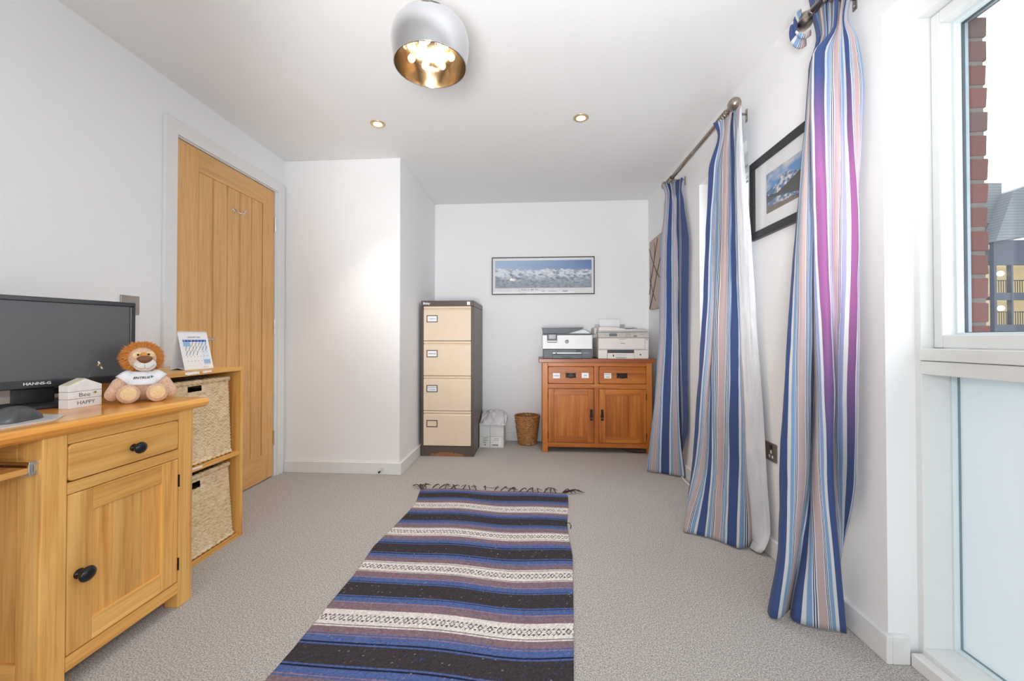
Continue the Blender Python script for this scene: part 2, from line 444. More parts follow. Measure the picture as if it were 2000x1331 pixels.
def big_window(n, y0, y1, head, bed=.04):
    w = window_root(n, (1.2, (y0 + y1) / 2, 0))
    e = .0005
    m = MB()
    m.box(1.165, 1.30, y1 - .019, y1 + .02, 0, head).box(1.165, 1.30, y0 - .02, y0 + .019, 0, head)
    m.box(1.165, 1.30, y0 + .019, y1 - .019, head - .032, head + .02).box(1.16, 1.30, y0 + .019, y1 - .019, 0, .055)
    struct('frame', m, M['winpaint'], w, .002)
    m = MB().box(1.158, 1.30, y0 + .019, y1 - .019, .921, .957).box(1.163, 1.30, y0 + .019, y1 - .019, .879, .9195)
    struct('transom', m, M['winpaint'], w, .003)
    m = MB()
    sy0, sy1, sz0, sz1 = y0 + .021, y1 - .021, .9585, head - .034
    m.box(1.20, 1.237, sy1 - .026, sy1, sz0, sz1).box(1.20, 1.237, sy0, sy0 + .026, sz0, sz1)
    m.box(1.20, 1.237, sy0 + .026, sy1 - .026, sz0, sz0 + .038).box(1.20, 1.237, sy0 + .026, sy1 - .026, sz1 - .036, sz1)
    struct('sash', m, M['winpaint'], w, .003)
    def ring(x0, x1, a, b_, c, d, t):
        return MB().box(x0, x1, a, a + t, c, d).box(x0, x1, b_ - t, b_, c, d).box(x0, x1, a + t, b_ - t, c, c + t).box(x0, x1, a + t, b_ - t, d - t, d)
    a, b_, c, d = sy0 + .026, sy1 - .026, sz0 + .038, sz1 - .036
    struct('glazing_bead', ring(1.236, 1.256, a, b_, c, d, .007), M['bead'], w)
    struct('gasket', ring(1.256, 1.264, a, b_, c, d, .009), M['gasket'], w)
    struct('pane', MB().box(1.264, 1.268, a, b_, c, d), M['pane'], w)
    struct('spacer_bar', ring(1.268, 1.277, a, b_, c, d, .005), M['alu'], w)
    a, b_, c, d = y0 + .019, y1 - .019, .055, .879
    struct('glazing_bead', ring(1.246, 1.262, a, b_, c, d, .006), M['bead'], w)
    struct('gasket', ring(1.262, 1.2675, a, b_, c, d, .008), M['softgasket'], w)
    struct('frosted_pane', MB().box(1.268, 1.272, a, b_, c, d), M['frost'], w)
    return w
big_window(1, *W1)
big_window(2, *W2)
struct('trim_2', MB().box(1.128, 1.16, W1[0], W1[1] - BT, 0, .040), M['gloss'], bev=.003)
# reveals of plaster are the wall's own thickness; the wide glazed front behind the camera
w = window_root(3, (0, YF - .05, 0))
m = MB()
for x0, x1 in ((FX0, FX0 + .06), (-.28, -.22), (FX1 - .06, FX1)): m.box(x0, x1, YF - .12, YF - .05, FZ0, FZ1)
m.box(FX0, FX1, YF - .12, YF - .05, FZ0, FZ0 + .06).box(FX0, FX1, YF - .12, YF - .05, FZ1 - .06, FZ1)
struct('frame', m, M['winpaint'], w)
for x0, x1 in ((FX0 + .06, -.28), (-.22, FX1 - .06)):
    struct('pane', MB().box(x0, x1, YF - .09, YF - .086, FZ0 + .06, FZ1 - .06), M['pane'], w)

# ================================================================ outside the near window
def brick_mat():
    k = NT('red_brick'); v = k.coords()
    a = k.node('ShaderNodeAttribute', attribute_name='Col')
    f = k.noise(v, 140, 4, .7)
    c = k.mix(a.outputs['Color'], k.ramp(f, [(.3, (.62, .6, .6, 1)), (.65, (1, 1, 1, 1))]), .6, 'MULTIPLY')
    k.link(c, k.b.inputs['Base Color']); k.b.inputs['Roughness'].default_value = .9
    k.bump(f, .6, .004); return k.m
bw = tag(thing('wall_outside', None, None, (1.36, 2.0, 0)), kind='structure')
m = MB(); m.col = []
mor = MB()
zc = -.02; r = random.Random(4)
def add_brick(m, x0, x1, y0, y1, z0, z1, col):
    j = lambda: r.uniform(-.0025, .0025)
    n = len(m.v); m.box(x0, x1, y0, y1, z0, z1)
    for i in range(n, len(m.v)):
        p = m.v[i]; m.v[i] = (p[0] + j(), p[1] + j(), p[2] + j())
    m.col += [col] * (len(m.v) - n)
pal = [(104, 58, 52), (110, 60, 53), (98, 62, 58), (106, 54, 47), (94, 66, 62), (102, 53, 45)]
row = 0
while zc < 2.0:
    y = 1.38
    first = .10 if row % 2 else .215
    while y < 2.10:
        w_ = first if y < 1.39 else .215
        c = lin(pal[r.randrange(len(pal))])[:3]
        add_brick(m, 1.305, 1.425, y, min(y + w_, 2.11), zc, zc + .064, c)
        y += w_ + .011
    zc += .0755; row += 1
y = -1.3
struct('brickwork', m, brick_mat(), bw, .004)
mor.box(1.31, 1.417, 1.3835, 2.105, -.02, 2.0)
M['mortar'] = pm('mortar', (104, 98, 92), .95, var=.06, vscale=90, bump=.4)
struct('mortar', mor, M['mortar'], bw)
m = MB(); m.col = []
y = -1.2
while y < 2.1:
    add_brick(m, 1.305, 1.412, y, y + .064, 2.03, 2.24, lin(pal[r.randrange(len(pal))])[:3]); y += .075
struct('lintel', m, brick_mat(), bw, .004)
struct('lintel_plate', MB().box(1.30, 1.415, -1.2, 2.1, 2.018, 2.029), M['gasket'], bw)

def slate_mat():
    k = NT('grey_slate'); v = k.coords((1, 1, 1))
    wv = k.node('ShaderNodeTexWave', bands_direction='Z', wave_profile='SAW'); wv.inputs['Scale'].default_value = 1.5
    wv.inputs['Distortion'].default_value = .3; k.link(v, wv.inputs['Vector'])
    f = k.noise(v, 1.2, 4)
    c = k.mix(k.ramp(wv.outputs['Fac'], [(0, lin((88, 96, 102))), (.8, lin((108, 114, 120))), (1, lin((58, 64, 70)))]), k.ramp(f, [(.3, (.8, .82, .84, 1)), (.7, (1, 1, 1, 1))]), .8, 'MULTIPLY')
    k.link(c, k.b.inputs['Base Color']); k.b.inputs['Roughness'].default_value = .6; return k.m
def clad_mat():
    k = NT('navy_cladding'); v = k.coords()
    wv = k.node('ShaderNodeTexWave', bands_direction='X', wave_profile='SAW'); wv.inputs['Scale'].default_value = 2.2
    k.link(v, wv.inputs['Vector'])
    k.link(k.ramp(wv.outputs['Fac'], [(0, lin((42, 51, 68))), (.85, lin((48, 57, 74))), (1, lin((28, 34, 46)))]), k.b.inputs['Base Color'])
    k.b.inputs['Roughness'].default_value = .5; return k.m
sl, cl = slate_mat(), clad_mat()
bd = thing('apartment_building', 'navy clad apartment block with slate roofs and lit stair windows, outside the window', 'building', (35, 33, -3))
part('roof', MB().prism([(31.5, 9.66), (34.55, 9.63), (34.59, 12.62), (31.5, 12.70)], 'y', 32.6, 37), sl, bd)
part('wall', MB().box(31.5, 33.44, 32.7, 37, -3, 9.66).box(33.44, 34.6, 32.7, 37, 8.2, 9.66), cl, bd)
part('gable_roof', MB().prism([(33.15, 8.05), (33.25, 8.25), (34.44, 11.72), (36.9, 12.6), (38.5, 9.0), (35.4, 8.45)], 'y', 31.7, 36.8), sl, bd)
m = MB()
m.box(33.35, 38, 32, 32.3, 6.40, 8.2).box(33.35, 33.53, 32, 32.3, -3, 6.4).box(33.53, 38, 32, 32.3, 3.83, 4.37).box(33.53, 38, 32, 32.3, -3, 2.05)
m.box(34.50, 34.62, 31.98, 32.3, 2.05, 6.4).box(36.2, 38, 32, 32.3, 2.05, 6.4).box(33.4, 38, 35.2, 36.5, -3, 8.2)
part('wall', m, cl, bd)
M['litwall'] = pm('lit_stairwell', (150, 142, 120), .8, emit=(226, 206, 160), es=.22, var=.01)
M['globe'] = pm('lit_globe', (255, 250, 235), .5, emit=(255, 248, 228), es=2.5)
for z0, z1 in ((4.37, 6.40), (2.05, 3.83)):
    m = MB().box(33.5, 40, 34.4, 34.5, z0, z1).box(33.5, 40, 32.3, 34.5, z0 - .05, z0).box(33.5, 40, 32.3, 34.5, z1, z1 + .05).box(33.45, 33.5, 32.3, 34.5, z0, z1)
    part('stairwell', m, M['litwall'], bd)
    part('globe_lamp', MB().ell((34.42, 32.6, z1 - .55), (.19, .19, .19), 16, 10), M['globe'], bd, smooth=True)
    m = MB().box(33.95, 36.2, 32.45, 32.49, z0 + .92, z0 + .98)
    x = 33.97
    while x < 36.1: m.box(x, x + .03, 32.45, 32.48, z0, z0 + .95); x += .16
    part('railing', m, M['blackmat'], bd)
gr = struct('ground', MB().box(-40, 80, -60, 90, -3.3, -3.0), pm('pale_bounce_ground', (205, 205, 202), .9))  # unseen ground, made pale to bounce more light up to the ceiling
# ================================================================ light switch plate, desk
t = thing('light_switch', 'brushed steel switch plate on left wall, half behind monitor', 'light switch', (XL, 1.76, 1.14))
part('plate', MB().box(XL, XL + .007, 1.718, 1.805, 1.099, 1.187), M['steel'], t, .002)
part('rocker', MB().box(XL + .007, XL + .010, 1.785, 1.797, 1.128, 1.148), M['steel'], t, .001)

DK = thing('desk', 'honey oak pedestal desk with glossy top, along left wall', 'desk', (-1.57, 1.0, 0))
FXD = -1.305
ZT = .757
# the top: long slab with rounded front edge and corners
prof = [(-1.868, ZT - .036), (-1.295, ZT - .036), (-1.285, ZT - .028), (-1.280, ZT - .016), (-1.283, ZT - .006), (-1.292, ZT - .001), (-1.300, ZT), (-1.868, ZT)]
part('desktop', MB().prism(prof, 'y', -.15, 1.525), M['oaktop'], DK, .004)
def leg(y0, y1, x0=FXD - .055, x1=FXD, n=''):
    part('leg', MB().box(x0, x1, y0, y1, 0, .721), M['oak_z'], DK, .003)
# near-side leg of the right pedestal swells gently outward
m = MB(); P = []
for z in np.linspace(0, .721, 26):
    s = .004 * (1 / (1 + math.exp((z - .42) / .025)))
    P.append([(FXD - .055, .998 - s, z), (FXD, .998 - s, z), (FXD, 1.057, z), (FXD - .055, 1.057, z), (FXD - .055, .998 - s, z)])
m.grid(np.array(P)); m.f.append((0, 1, 2, 3)); n = len(m.v) - 5; m.f.append((n, n + 1, n + 2, n + 3))
part('leg', m, M['oak_z'], DK, .003)
leg(1.416, 1.475)
for y0, y1 in ((.998, 1.057), (1.416, 1.475)): part('leg', MB().box(-1.865, -1.81, y0, y1, 0, .721), M['oak_z'], DK, .003)
part('rail', MB().box(FXD - .03, FXD - .001, 1.0575, 1.4155, .690, .721), M['oak_y'], DK)
part('rail', MB().box(FXD - .03, FXD - .001, 1.0575, 1.4155, .549, .581), M['oak_y'], DK)
part('rail', MB().box(FXD - .03, FXD - .001, 1.0575, 1.4155, .056, .096), M['oak_y'], DK)
part('back_panel', MB().box(-1.85, -1.84, 1.0575, 1.4155, .06, .72), M['oak_y'], DK)
part('base_board', MB().box(-1.84, FXD - .03, 1.03, 1.45, .06, .075), M['oak_x'], DK)
# framed side panels
for y, sgn in ((1.003, -1), (1.44, 1)):
    y0, y1 = (y, y + .022) if sgn < 0 else (y, y + .022)
    st = MB().box(-1.372, -1.3605, y0, y1, .06, .72).box(-1.81, -1.76, y0, y1, .06, .72)
    part('side_stile', MB().box(-1.385, -1.3605, y0, y1, .06, .72), M['oak_z'], DK, .002)
    part('side_rail', MB().box(-1.76, -1.385, y0, y1, .66, .72), M['oak_x'], DK, .002)
    part('side_rail', MB().box(-1.76, -1.385, y0, y1, .05, .115), M['oak_x'], DK, .002)
    part('side_stile', MB().box(-1.81, -1.76, y0, y1, .06, .72), M['oak_z'], DK, .002)
    part('side_panel', MB().box(-1.76, -1.385, y0 + .008, y1 - .006, .115, .66), M['oak_z'], DK)
def knob(parent, x, y, z, s=1.0, rot=0):
    pr = [(0, 0), (.011, 0), (.012, .003), (.007, .006), (.0065, .014), (.010, .018), (.0165, .021), (.0185, .026), (.0165, .031), (.009, .035), (0, .036)]
    mb = MB().lathe([(a * s, h * s) for a, h in pr], 24, (0, 0, 0), 'x')
    mb.xform(Matrix.Translation((x, y, z)) @ Matrix.Rotation(rot, 4, 'X') @ Matrix.Diagonal((1, 1.12, 1.02, 1)))
    part('knob', mb, M['knob'], parent, smooth=True, label='oval black metal knob')
def rrect(y0, y1, z0, z1, r, n=5):
    p = []
    for cy, cz, a in ((y1 - r, z1 - r, 0), (y0 + r, z1 - r, 90), (y0 + r, z0 + r, 180), (y1 - r, z0 + r, 270)):
        for i in range(n + 1):
            t_ = math.radians(a + 90 * i / n); p.append((cy + r * math.cos(t_), cz + r * math.sin(t_)))
    return p
dr = part('drawer', MB().prism(rrect(1.0595, 1.4135, .5835, .688, .014), 'x', FXD - .02, FXD - .001), M['oak_y'], DK, .0035)
knob(dr, FXD - .001, 1.245, .632)
dd = part('door', MB().prism(rrect(1.0595, 1.4135, .0985, .5465, .014), 'x', FXD - .02, FXD - .012), M['oak_z'], DK)
def framed_door(y0, y1, z0, z1, x, sw, parent, my, mz, r=.014):
    """stiles with rounded outer corners, rails and a sunk field"""
    def cor(yy0, yy1, out):
        return [(yy0, z0), (yy1, z0), (yy1, z1), (yy0, z1)]
    part('stile', MB().prism(cor(y0, y0 + sw, 0), 'x', x - .018, x), mz, parent, .003)
    part('stile', MB().prism(cor(y1 - sw, y1, 1), 'x', x - .018, x), mz, parent, .003)
    part('rail', MB().box(x - .018, x - .0003, y0 + sw, y1 - sw, z1 - sw, z1), my, parent, .002)
    part('rail', MB().box(x - .018, x - .0003, y0 + sw, y1 - sw, z0, z0 + sw), my, parent, .002)
framed_door(1.0595, 1.4135, .0985, .5465, FXD - .001, .066, dd, M['oak_y'], M['oak_z'])
for i, (a, c) in enumerate(((1.1255, 1.19), (1.19, 1.285), (1.285, 1.3475))):
    part('panel_board', MB().box(FXD - .016, FXD - .008, a, c, .1645, .4805), M['oak_z'], dd)
knob(dd, FXD - .001, 1.088, .314, 1.1, .35)
for z in (.466, .162):
    part('hinge', MB().box(FXD - .004, FXD + .001, 1.4128, 1.4165, z - .022, z + .022).tube([(FXD + .0015, 1.4148, z - .022), (FXD + .0015, 1.4148, z + .022)], .002, 8), M['iron'], dd)
# keyboard shelf on runners, in the kneehole
ks = part('keyboard_shelf', MB().box(-1.80, -1.315, .45, .975, .634, .650), M['oak_y'], DK, .002)
m = MB().box(-1.82, -1.312, .9765, .9955, .630, .667)
part('runner', MB().box(-1.82, -1.314, .976, .998, .655, .664).box(-1.82, -1.314, .976, .998, .628, .636).box(-1.82, -1.316, .988, .998, .636, .655).box(-1.318, -1.312, .974, .984, .634, .660), M['chrome'], ks, .001)
# the far pedestal, out of frame to the left
part('near_pedestal', MB().box(-1.85, FXD - .01, -.1, .42, .06, .721), M['oak_z'], DK, .003)

# ================================================================ shelf unit with two baskets
SX = -1.472
SH = thing('storage_shelf', 'low oak shelf unit beside the door holding two wicker baskets', 'shelf', (-1.66, 1.75, 0))
part('top', MB().box(-1.872, SX, 1.527, 1.9665, .827, .8455), M['oak_y'], SH, .0025)
part('middle_shelf', MB().box(-1.86, SX - .004, 1.549, 1.948, .408, .428), M['oak_y'], SH, .002)
part('bottom_shelf', MB().box(-1.86, SX - .004, 1.549, 1.948, .0, .022), M['oak_y'], SH, .002)
part('side_panel', MB().box(-1.86, SX, 1.948, 1.966, 0, .827), M['oak_z'], SH, .002)
part('side_panel', MB().box(-1.86, SX, 1.530, 1.549, 0, .827), M['oak_z'], SH, .002)
part('back_panel', MB().box(-1.868, -1.86, 1.53, 1.966, 0, .827), M['oak_z'], SH)
rr = random.Random(3)
def torn(y0, y1, z0, z1, x, parent):
    top = [(y0 + (y1 - y0) * i / 8, z1 - rr.uniform(0, .002)) for i in range(9)]
    bot = [(y0 + (y1 - y0) * i / 8, z0 + rr.uniform(0, .006)) for i in range(8, -1, -1)]
    part('torn_label', MB().prism(top + bot, 'x', x, x + .0006), M['label'], parent, label='torn remains of a white paper label')
torn(1.622, 1.694, .829, .844, SX, SH); torn(1.712, 1.762, .831, .844, SX, SH); torn(1.66, 1.72, .414, .427, SX - .004, SH)

def wicker_mat(name, light, mid, dark):
    k = NT(name); v = k.coords()
    f = k.noise(k.coords((40, 40, 160)), 1, 4, .6); g = k.noise(v, 9, 3)
    c = k.ramp(f, [(.28, lin(dark)), (.48, lin(mid)), (.68, lin(light))])
    c = k.mix(c, k.ramp(g, [(.3, (.86, .78, .68, 1)), (.65, (1, 1, 1, 1))]), .7, 'MULTIPLY')
    k.link(c, k.b.inputs['Base Color']); k.b.inputs['Roughness'].default_value = .7; k.bump(f, .3, .002); return k.m
M['wicker'] = wicker_mat('pale_wicker', (250, 232, 200), (236, 212, 172), (190, 156, 112))
M['cane'] = wicker_mat('brown_cane', (214, 166, 110), (178, 124, 72), (92, 56, 30))
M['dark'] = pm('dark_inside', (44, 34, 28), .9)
def weave_wall(path, z0, z1, rows, taper, amp, bulge, hole=None, tilt=0.0):
    """path: list of (x, y, nx, ny) round a closed loop with an even count; rows of strands waving over upright stakes"""
    mb = MB(); n = len(path); P = []
    per = 4
    for r_ in range(rows * per + 1):
        q = r_ / per; ri = min(int(q), rows - 1); t_ = q - ri
        z = z0 + (z1 - z0) * r_ / (rows * per)
        tp = taper * (r_ / (rows * per))
        line = []
        for i, (x, y, nx, ny) in enumerate(path):
            ph = math.pi * (i / 2.0 + ri)
            prof_ = math.sin(math.pi * min(max(t_, 0), 1))
            d = amp * math.sin(ph) * prof_ + bulge * prof_
            line.append((x + nx * (d - tp), y + ny * (d - tp), z))
        line.append(line[0]); P.append(line)
    mb.grid(np.array(P))
    if hole:
        hy0, hy1, hz0, hz1, hx = hole
        keep = []
        for f in mb.f:
            c = np.mean([mb.v[i] for i in f], axis=0)
            if c[0] > hx and hy0 < c[1] < hy1 and hz0 < c[2] < hz1: continue
            keep.append(f)
        mb.f = keep
    return mb
def rect_path(x0, x1, y0, y1, r, step):
    pts = []
    segs = [((x1, y0 + r), (x1, y1 - r), (1, 0)), ((x1 - r, y1), (x0 + r, y1), (0, 1)), ((x0, y1 - r), (x0, y0 + r), (-1, 0)), ((x0 + r, y0), (x1 - r, y0), (0, -1))]
    cen = [(x1 - r, y1 - r, 0), (x0 + r, y1 - r, 90), (x0 + r, y0 + r, 180), (x1 - r, y0 + r, 270)]
    for (a, b_, nn), (cx, cy, ang) in zip(segs, cen):
        L_ = math.hypot(b_[0] - a[0], b_[1] - a[1]); k = max(2, int(L_ / step))
        for i in range(k): pts.append((a[0] + (b_[0] - a[0]) * i / k, a[1] + (b_[1] - a[1]) * i / k, nn[0], nn[1]))
        for i in range(4):
            t_ = math.radians(ang + 90 * i / 4); pts.append((cx + r * math.cos(t_), cy + r * math.sin(t_), math.cos(t_), math.sin(t_)))
    while len(pts) % 4: pts.append(pts[-1])
    return pts
def rope(path, r, z, amp=.0025, wind=24):
    """twisted rim"""
    mb = MB(); n = len(path); seg = 10; P = []
    for i in list(range(n)) + [0]:
        x, y, nx, ny = path[i]; row = []
        for j in range(seg + 1):
            a = 2 * math.pi * j / seg
            rad = r + amp * math.sin(2 * a + i * 1.25)
            row.append((x + nx * rad * math.cos(a), y + ny * rad * math.cos(a), z + rad * math.sin(a)))
        P.append(row)
    return mb.grid(np.array(P))
def basket(label, x0, x1, y0, y1, z0, z1, taper, hole):
    t_ = thing('wicker_basket', label, 'basket', ((x0 + x1) / 2, (y0 + y1) / 2, z0), group='wicker baskets in the shelf unit')
    p = rect_path(x0, x1, y0, y1, .02, .0052)
    part('body', weave_wall(p, z0 + .004, z1 - .012, 46, taper, .0024, .0016, hole), M['wicker'], t_, smooth=True, fixn=False)
    pt = [(x - nx * taper, y - ny * taper, nx, ny) for x, y, nx, ny in p]
    part('rim', rope(pt, .011, z1 - .011), M['wicker'], t_, smooth=True)
    part('base', rope(p, .007, z0 + .008), M['wicker'], t_, smooth=True)
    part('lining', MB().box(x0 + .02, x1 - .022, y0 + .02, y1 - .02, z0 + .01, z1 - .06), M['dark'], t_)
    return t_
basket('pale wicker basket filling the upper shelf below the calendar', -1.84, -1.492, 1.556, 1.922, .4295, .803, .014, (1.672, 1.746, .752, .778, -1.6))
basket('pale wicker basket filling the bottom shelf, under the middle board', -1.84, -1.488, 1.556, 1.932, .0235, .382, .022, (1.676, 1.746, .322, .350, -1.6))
# ================================================================ monitor
MO = thing('monitor', 'wide black computer monitor, switched off, on desk against left wall', 'monitor', (-1.665, 1.2545, ZT), math.radians(69.0))
def scr():
    k = NT('dark_screen'); f = k.noise(k.coords(), 4, 2)
    k.link(k.ramp(f, [(.3, lin((74, 76, 80))), (.7, lin((82, 81, 82)))]), k.b.inputs['Base Color'])
    k.b.inputs['Roughness'].default_value = .42; k.b.inputs['Specular IOR Level'].default_value = .8; return k.m
zb, zt_ = .8205 - ZT, 1.1275 - ZT
hw = .2625
M['bezel'] = pm('monitor_bezel', (40, 42, 46), .28, spec=.6)
m = MB()
m.box(-hw, hw, -.004, .030, zt_ - .017, zt_).box(-hw, hw, -.006, .032, zb, zb + .027).box(-hw, -hw + .017, -.004, .030, zb + .027, zt_ - .017).box(hw - .017, hw, -.004, .030, zb + .027, zt_ - .017)
part('bezel', m, M['bezel'], MO, .003)
part('screen', MB().box(-hw + .017, hw - .017, .001, .02, zb + .027, zt_ - .017), scr(), MO)
part('rear_cover', MB().box(-hw + .02, hw - .02, .0305, .05, zb + .02, zt_ - .02), M['blackmat'], MO, .008)
part('neck', MB().box(-.045, .045, .026, .052, .012, zb + .09).box(-.05, .05, .022, .03, .012, zb - .001), M['black'], MO, .002)
part('base', MB().prism([(-.135, -.055), (-.12, -.08), (.12, -.08), (.135, -.055), (.135, .07), (.11, .09), (-.11, .09), (-.135, .07)], 'z', .0, .012), M['blackmat'], MO, .004)
part('logo', text_mb('HANNS-G', .0125, Matrix.Translation((.0, -.0065, zb + .016)) @ FACE_S, sx=1.15, bold=.0003), M['whiteink'], MO)
part('button_marks', MB().box(hw - .06, hw - .045, -.0062, -.005, zb + .009, zb + .011), M['greyink'], MO)
t = tag(part('monitor_cable', MB().tube(catmull([(-1.862, .80, .765), (-1.850, 1.02, .778), (-1.835, 1.16, .815), (-1.815, 1.27, .845), (-1.80, 1.30, .86)], 24), .0045, 8), M['black'], None, smooth=True, origin=(-1.84, 1.1, ZT)), 'black cable sloping up behind monitor foot', 'cable')

# ================================================================ hole punch behind the sign
HP = thing('hole_punch', 'black hole punch with chrome base, behind the house-shaped sign', 'hole punch', (-1.79, 1.41, ZT), math.radians(75))
part('base', MB().box(-.05, .05, -.03, .03, 0, .006).box(-.045, .045, -.02, .02, .006, .012), M['chrome'], HP, .002)
for a in (-.035, .018): part('post', MB().box(a, a + .01, -.014, .014, .012, .034), M['chrome'], HP, .002)
pr_ = [(-.055, .026), (-.05, .036), (-.03, .046), (.0, .052), (.03, .050), (.05, .042), (.055, .03), (.05, .026)]
part('handle', MB().prism(pr_, 'y', -.026, .026), M['black'], HP, .004)

# ================================================================ bee sign
SG = thing('bee_sign', 'white wooden house-shaped sign reading Bee HAPPY with wire bee', 'sign', (-1.527, 1.276, ZT))
M['woodwhite'] = pm('white_painted_wood', (240, 240, 240), .4, var=.02, vscale=60)
M['palegold'] = pm('pale_gold_paint', (222, 216, 186), .4)
x0, x1 = -1.548, -1.512
part('plank', MB().box(x0, x1, 1.225, 1.327, ZT, .7865), M['woodwhite'], SG, .0012)
part('plank', MB().box(x0, x1, 1.225, 1.327, .7875, .8105), M['woodwhite'], SG, .0012)
part('roof_plank', MB().prism([(1.225, .8115), (1.327, .8115), (1.327, .829), (1.276, .852), (1.225, .832)], 'x', x0, x1), M['woodwhite'], SG, .0012)
M['gold'] = pm('yellow_gold', (206, 176, 60), .35, .3)
part('roof_strip', MB().prism([(1.2255, .8325), (1.276, .8525), (1.276, .8535), (1.2255, .8335)], 'x', x0 + .002, x1 - .002), M['palegold'], SG)
writing('lettering', 'Bee', .019, (x1 + .0002, 1.272, .7985), FACE_E, M['greyink'], SG, sx=1.25)
writing('lettering', 'HAPPY', .0175, (x1 + .0002, 1.277, .7725), FACE_E, M['greyink'], SG, sx=1.05)
def bee(parent, y, z, s, ang):
    R = Matrix.Translation((x1 + .003 * s, y, z)) @ Matrix.Rotation(ang, 4, 'X')
    def q(mb): return mb.xform(R)
    part('bee_body', q(MB().ell((0, 0, 0), (.003 * s, .0085 * s, .005 * s), 14, 8)), M['gold'], parent, smooth=True)
    part('bee_stripe', q(MB().box(-.0028 * s, .0034 * s, -.0035 * s, -.001 * s, -.0045 * s, .0045 * s).box(-.0025 * s, .0032 * s, .002 * s, .004 * s, -.0044 * s, .0044 * s)), M['ink'], parent)
    part('bee_wing', q(MB().ell((.001 * s, -.007 * s, .007 * s), (.0008 * s, .007 * s, .0032 * s), 12, 6, Matrix.Rotation(-.5, 4, 'X'))), M['whiteink'], parent, smooth=True)
    part('bee_wing', q(MB().ell((.001 * s, .009 * s, -.006 * s), (.0008 * s, .006 * s, .003 * s), 12, 6, Matrix.Rotation(-.5, 4, 'X'))), M['whiteink'], parent, smooth=True)
bee(SG, 1.303, .8035, .6, .2)
bee(SG, 1.3165, .894, .95, -.45)
part('wire', MB().tube([(x0 + .012, 1.30, .84), (x0 + .016, 1.306, .868), (x1 - .004, 1.3145, .893)], .0005, 6), M['greyink'], SG)

# ================================================================ mouse and mat
def mat_mat():
    k = NT('printed_mat'); v = k.coords(kind='Generated')
    sp = k.node('ShaderNodeSeparateXYZ'); k.link(v, sp.inputs[0])
    f = k.noise(k.coords((1, 1, 1)), 60, 3)
    pic = k.ramp(f, [(.35, lin((112, 84, 112))), (.5, lin((196, 176, 196))), (.62, lin((236, 226, 234)))])
    sel = k.ramp(sp.outputs['X'], [(.0, (1, 1, 1, 1)), (.30, (0, 0, 0, 1))], 'CONSTANT')
    rgb = k.node('ShaderNodeRGBToBW'); k.link(sel, rgb.inputs[0])
    k.link(k.mix(lin((222, 216, 214)), pic, rgb.outputs[0]), k.b.inputs['Base Color']); k.b.inputs['Roughness'].default_value = .3; return k.m
MT = part('mouse_mat', MB().prism([(-1.53, .82), (-1.345, .82), (-1.345, 1.06), (-1.402, 1.128), (-1.53, 1.135)], 'z', ZT, ZT + .0025), mat_mat(), None, .001, origin=(-1.45, .97, ZT))
tag(MT, 'pale printed mouse mat with purple picture strip, under the computer mouse', 'mouse mat')
MS = thing('computer_mouse', 'dark grey computer mouse at left edge, on the pale mat', 'mouse', (-1.428, 1.03, ZT + .0025), math.radians(12))
m = MB(); P = []
for i in range(21):
    t_ = i / 20; y = -.058 + .116 * t_
    w_ = .036 * (max(0, 1 - abs(2 * t_ - 1) ** 3.2)) ** .5 * (1 - .12 * math.sin(math.pi * t_) ** 4) + .001
    h_ = .037 * (math.sin(math.pi * min(1, .12 + .85 * t_)) ** .7) * (1 - abs(2 * t_ - 1) ** 6) + .004
    row = []
    for j in range(17):
        a = math.pi * j / 16
        row.append((w_ * math.cos(a), y, .001 + h_ * abs(math.sin(a)) ** .8))
    row.append(row[0]); P.append(row)
m.grid(np.array(P))
M['mouse'] = pm('mouse_shell', (74, 76, 78), .3, spec=.6)
m.xform(Matrix.Rotation(math.radians(180), 4, 'Z'))
part('shell', m, M['mouse'], MS, smooth=True)
part('side_grip', MB().ell((.030, .012, .014), (.008, .034, .010), 16, 8), M['blackmat'], MS, smooth=True)
part('wheel', MB().lathe([(0, -.004), (.009, -.004), (.010, 0), (.009, .004), (0, .004)], 16, (0, -.032, .026), 'x'), M['black'], MS)
part('mouse_lead', MB().tube([(0, .055, .006), (-.01, .09, .003), (-.02, .12, .003)], .0018, 6), M['black'], MS)
MS.rotation_euler.z += math.pi

# ================================================================ toy lion
LI = thing('toy_lion', 'soft toy lion with orange mane and white shirt, sitting on desk', 'soft toy', (-1.452, 1.414, ZT), math.radians(48.6))
LI.scale = (.93, .93, .95)
def plush(name, c1, c2, sc=160):
    k = NT(name); v = k.coords(); f = k.noise(v, sc, 4, .7); g = k.noise(v, 34, 2)
    c = k.ramp(f, [(.3, lin(c2)), (.65, lin(c1))]); c = k.mix(c, k.ramp(g, [(.3, (.9, .87, .85, 1)), (.7, (1, 1, 1, 1))]), .7, 'MULTIPLY')
    k.link(c, k.b.inputs['Base Color']); k.b.inputs['Roughness'].default_value = .95; k.b.inputs['Specular IOR Level'].default_value = .1
    k.b.inputs['Sheen Weight'].default_value = .4; k.bump(f, .7, .003); return k.m
M['fur'] = plush('tan_plush', (240, 204, 176), (206, 164, 134)); M['mane'] = plush('orange_mane', (246, 172, 74), (214, 128, 36), 260)
M['cream'] = plush('cream_plush', (250, 222, 178), (232, 192, 140)); M['whitefur'] = plush('white_plush', (246, 242, 240), (228, 220, 216))
M['browncloth'] = pm('brown_nose', (122, 78, 52), .6); M['shirt'] = pm('white_shirt', (242, 242, 246), .85, var=.015, vscale=120)
m = MB()
m.ell((0, .004, .058), (.044, .040, .056)).ell((0, .0, .165), (.046, .036, .046)).ell((0, -.022, .164), (.041, .022, .042))
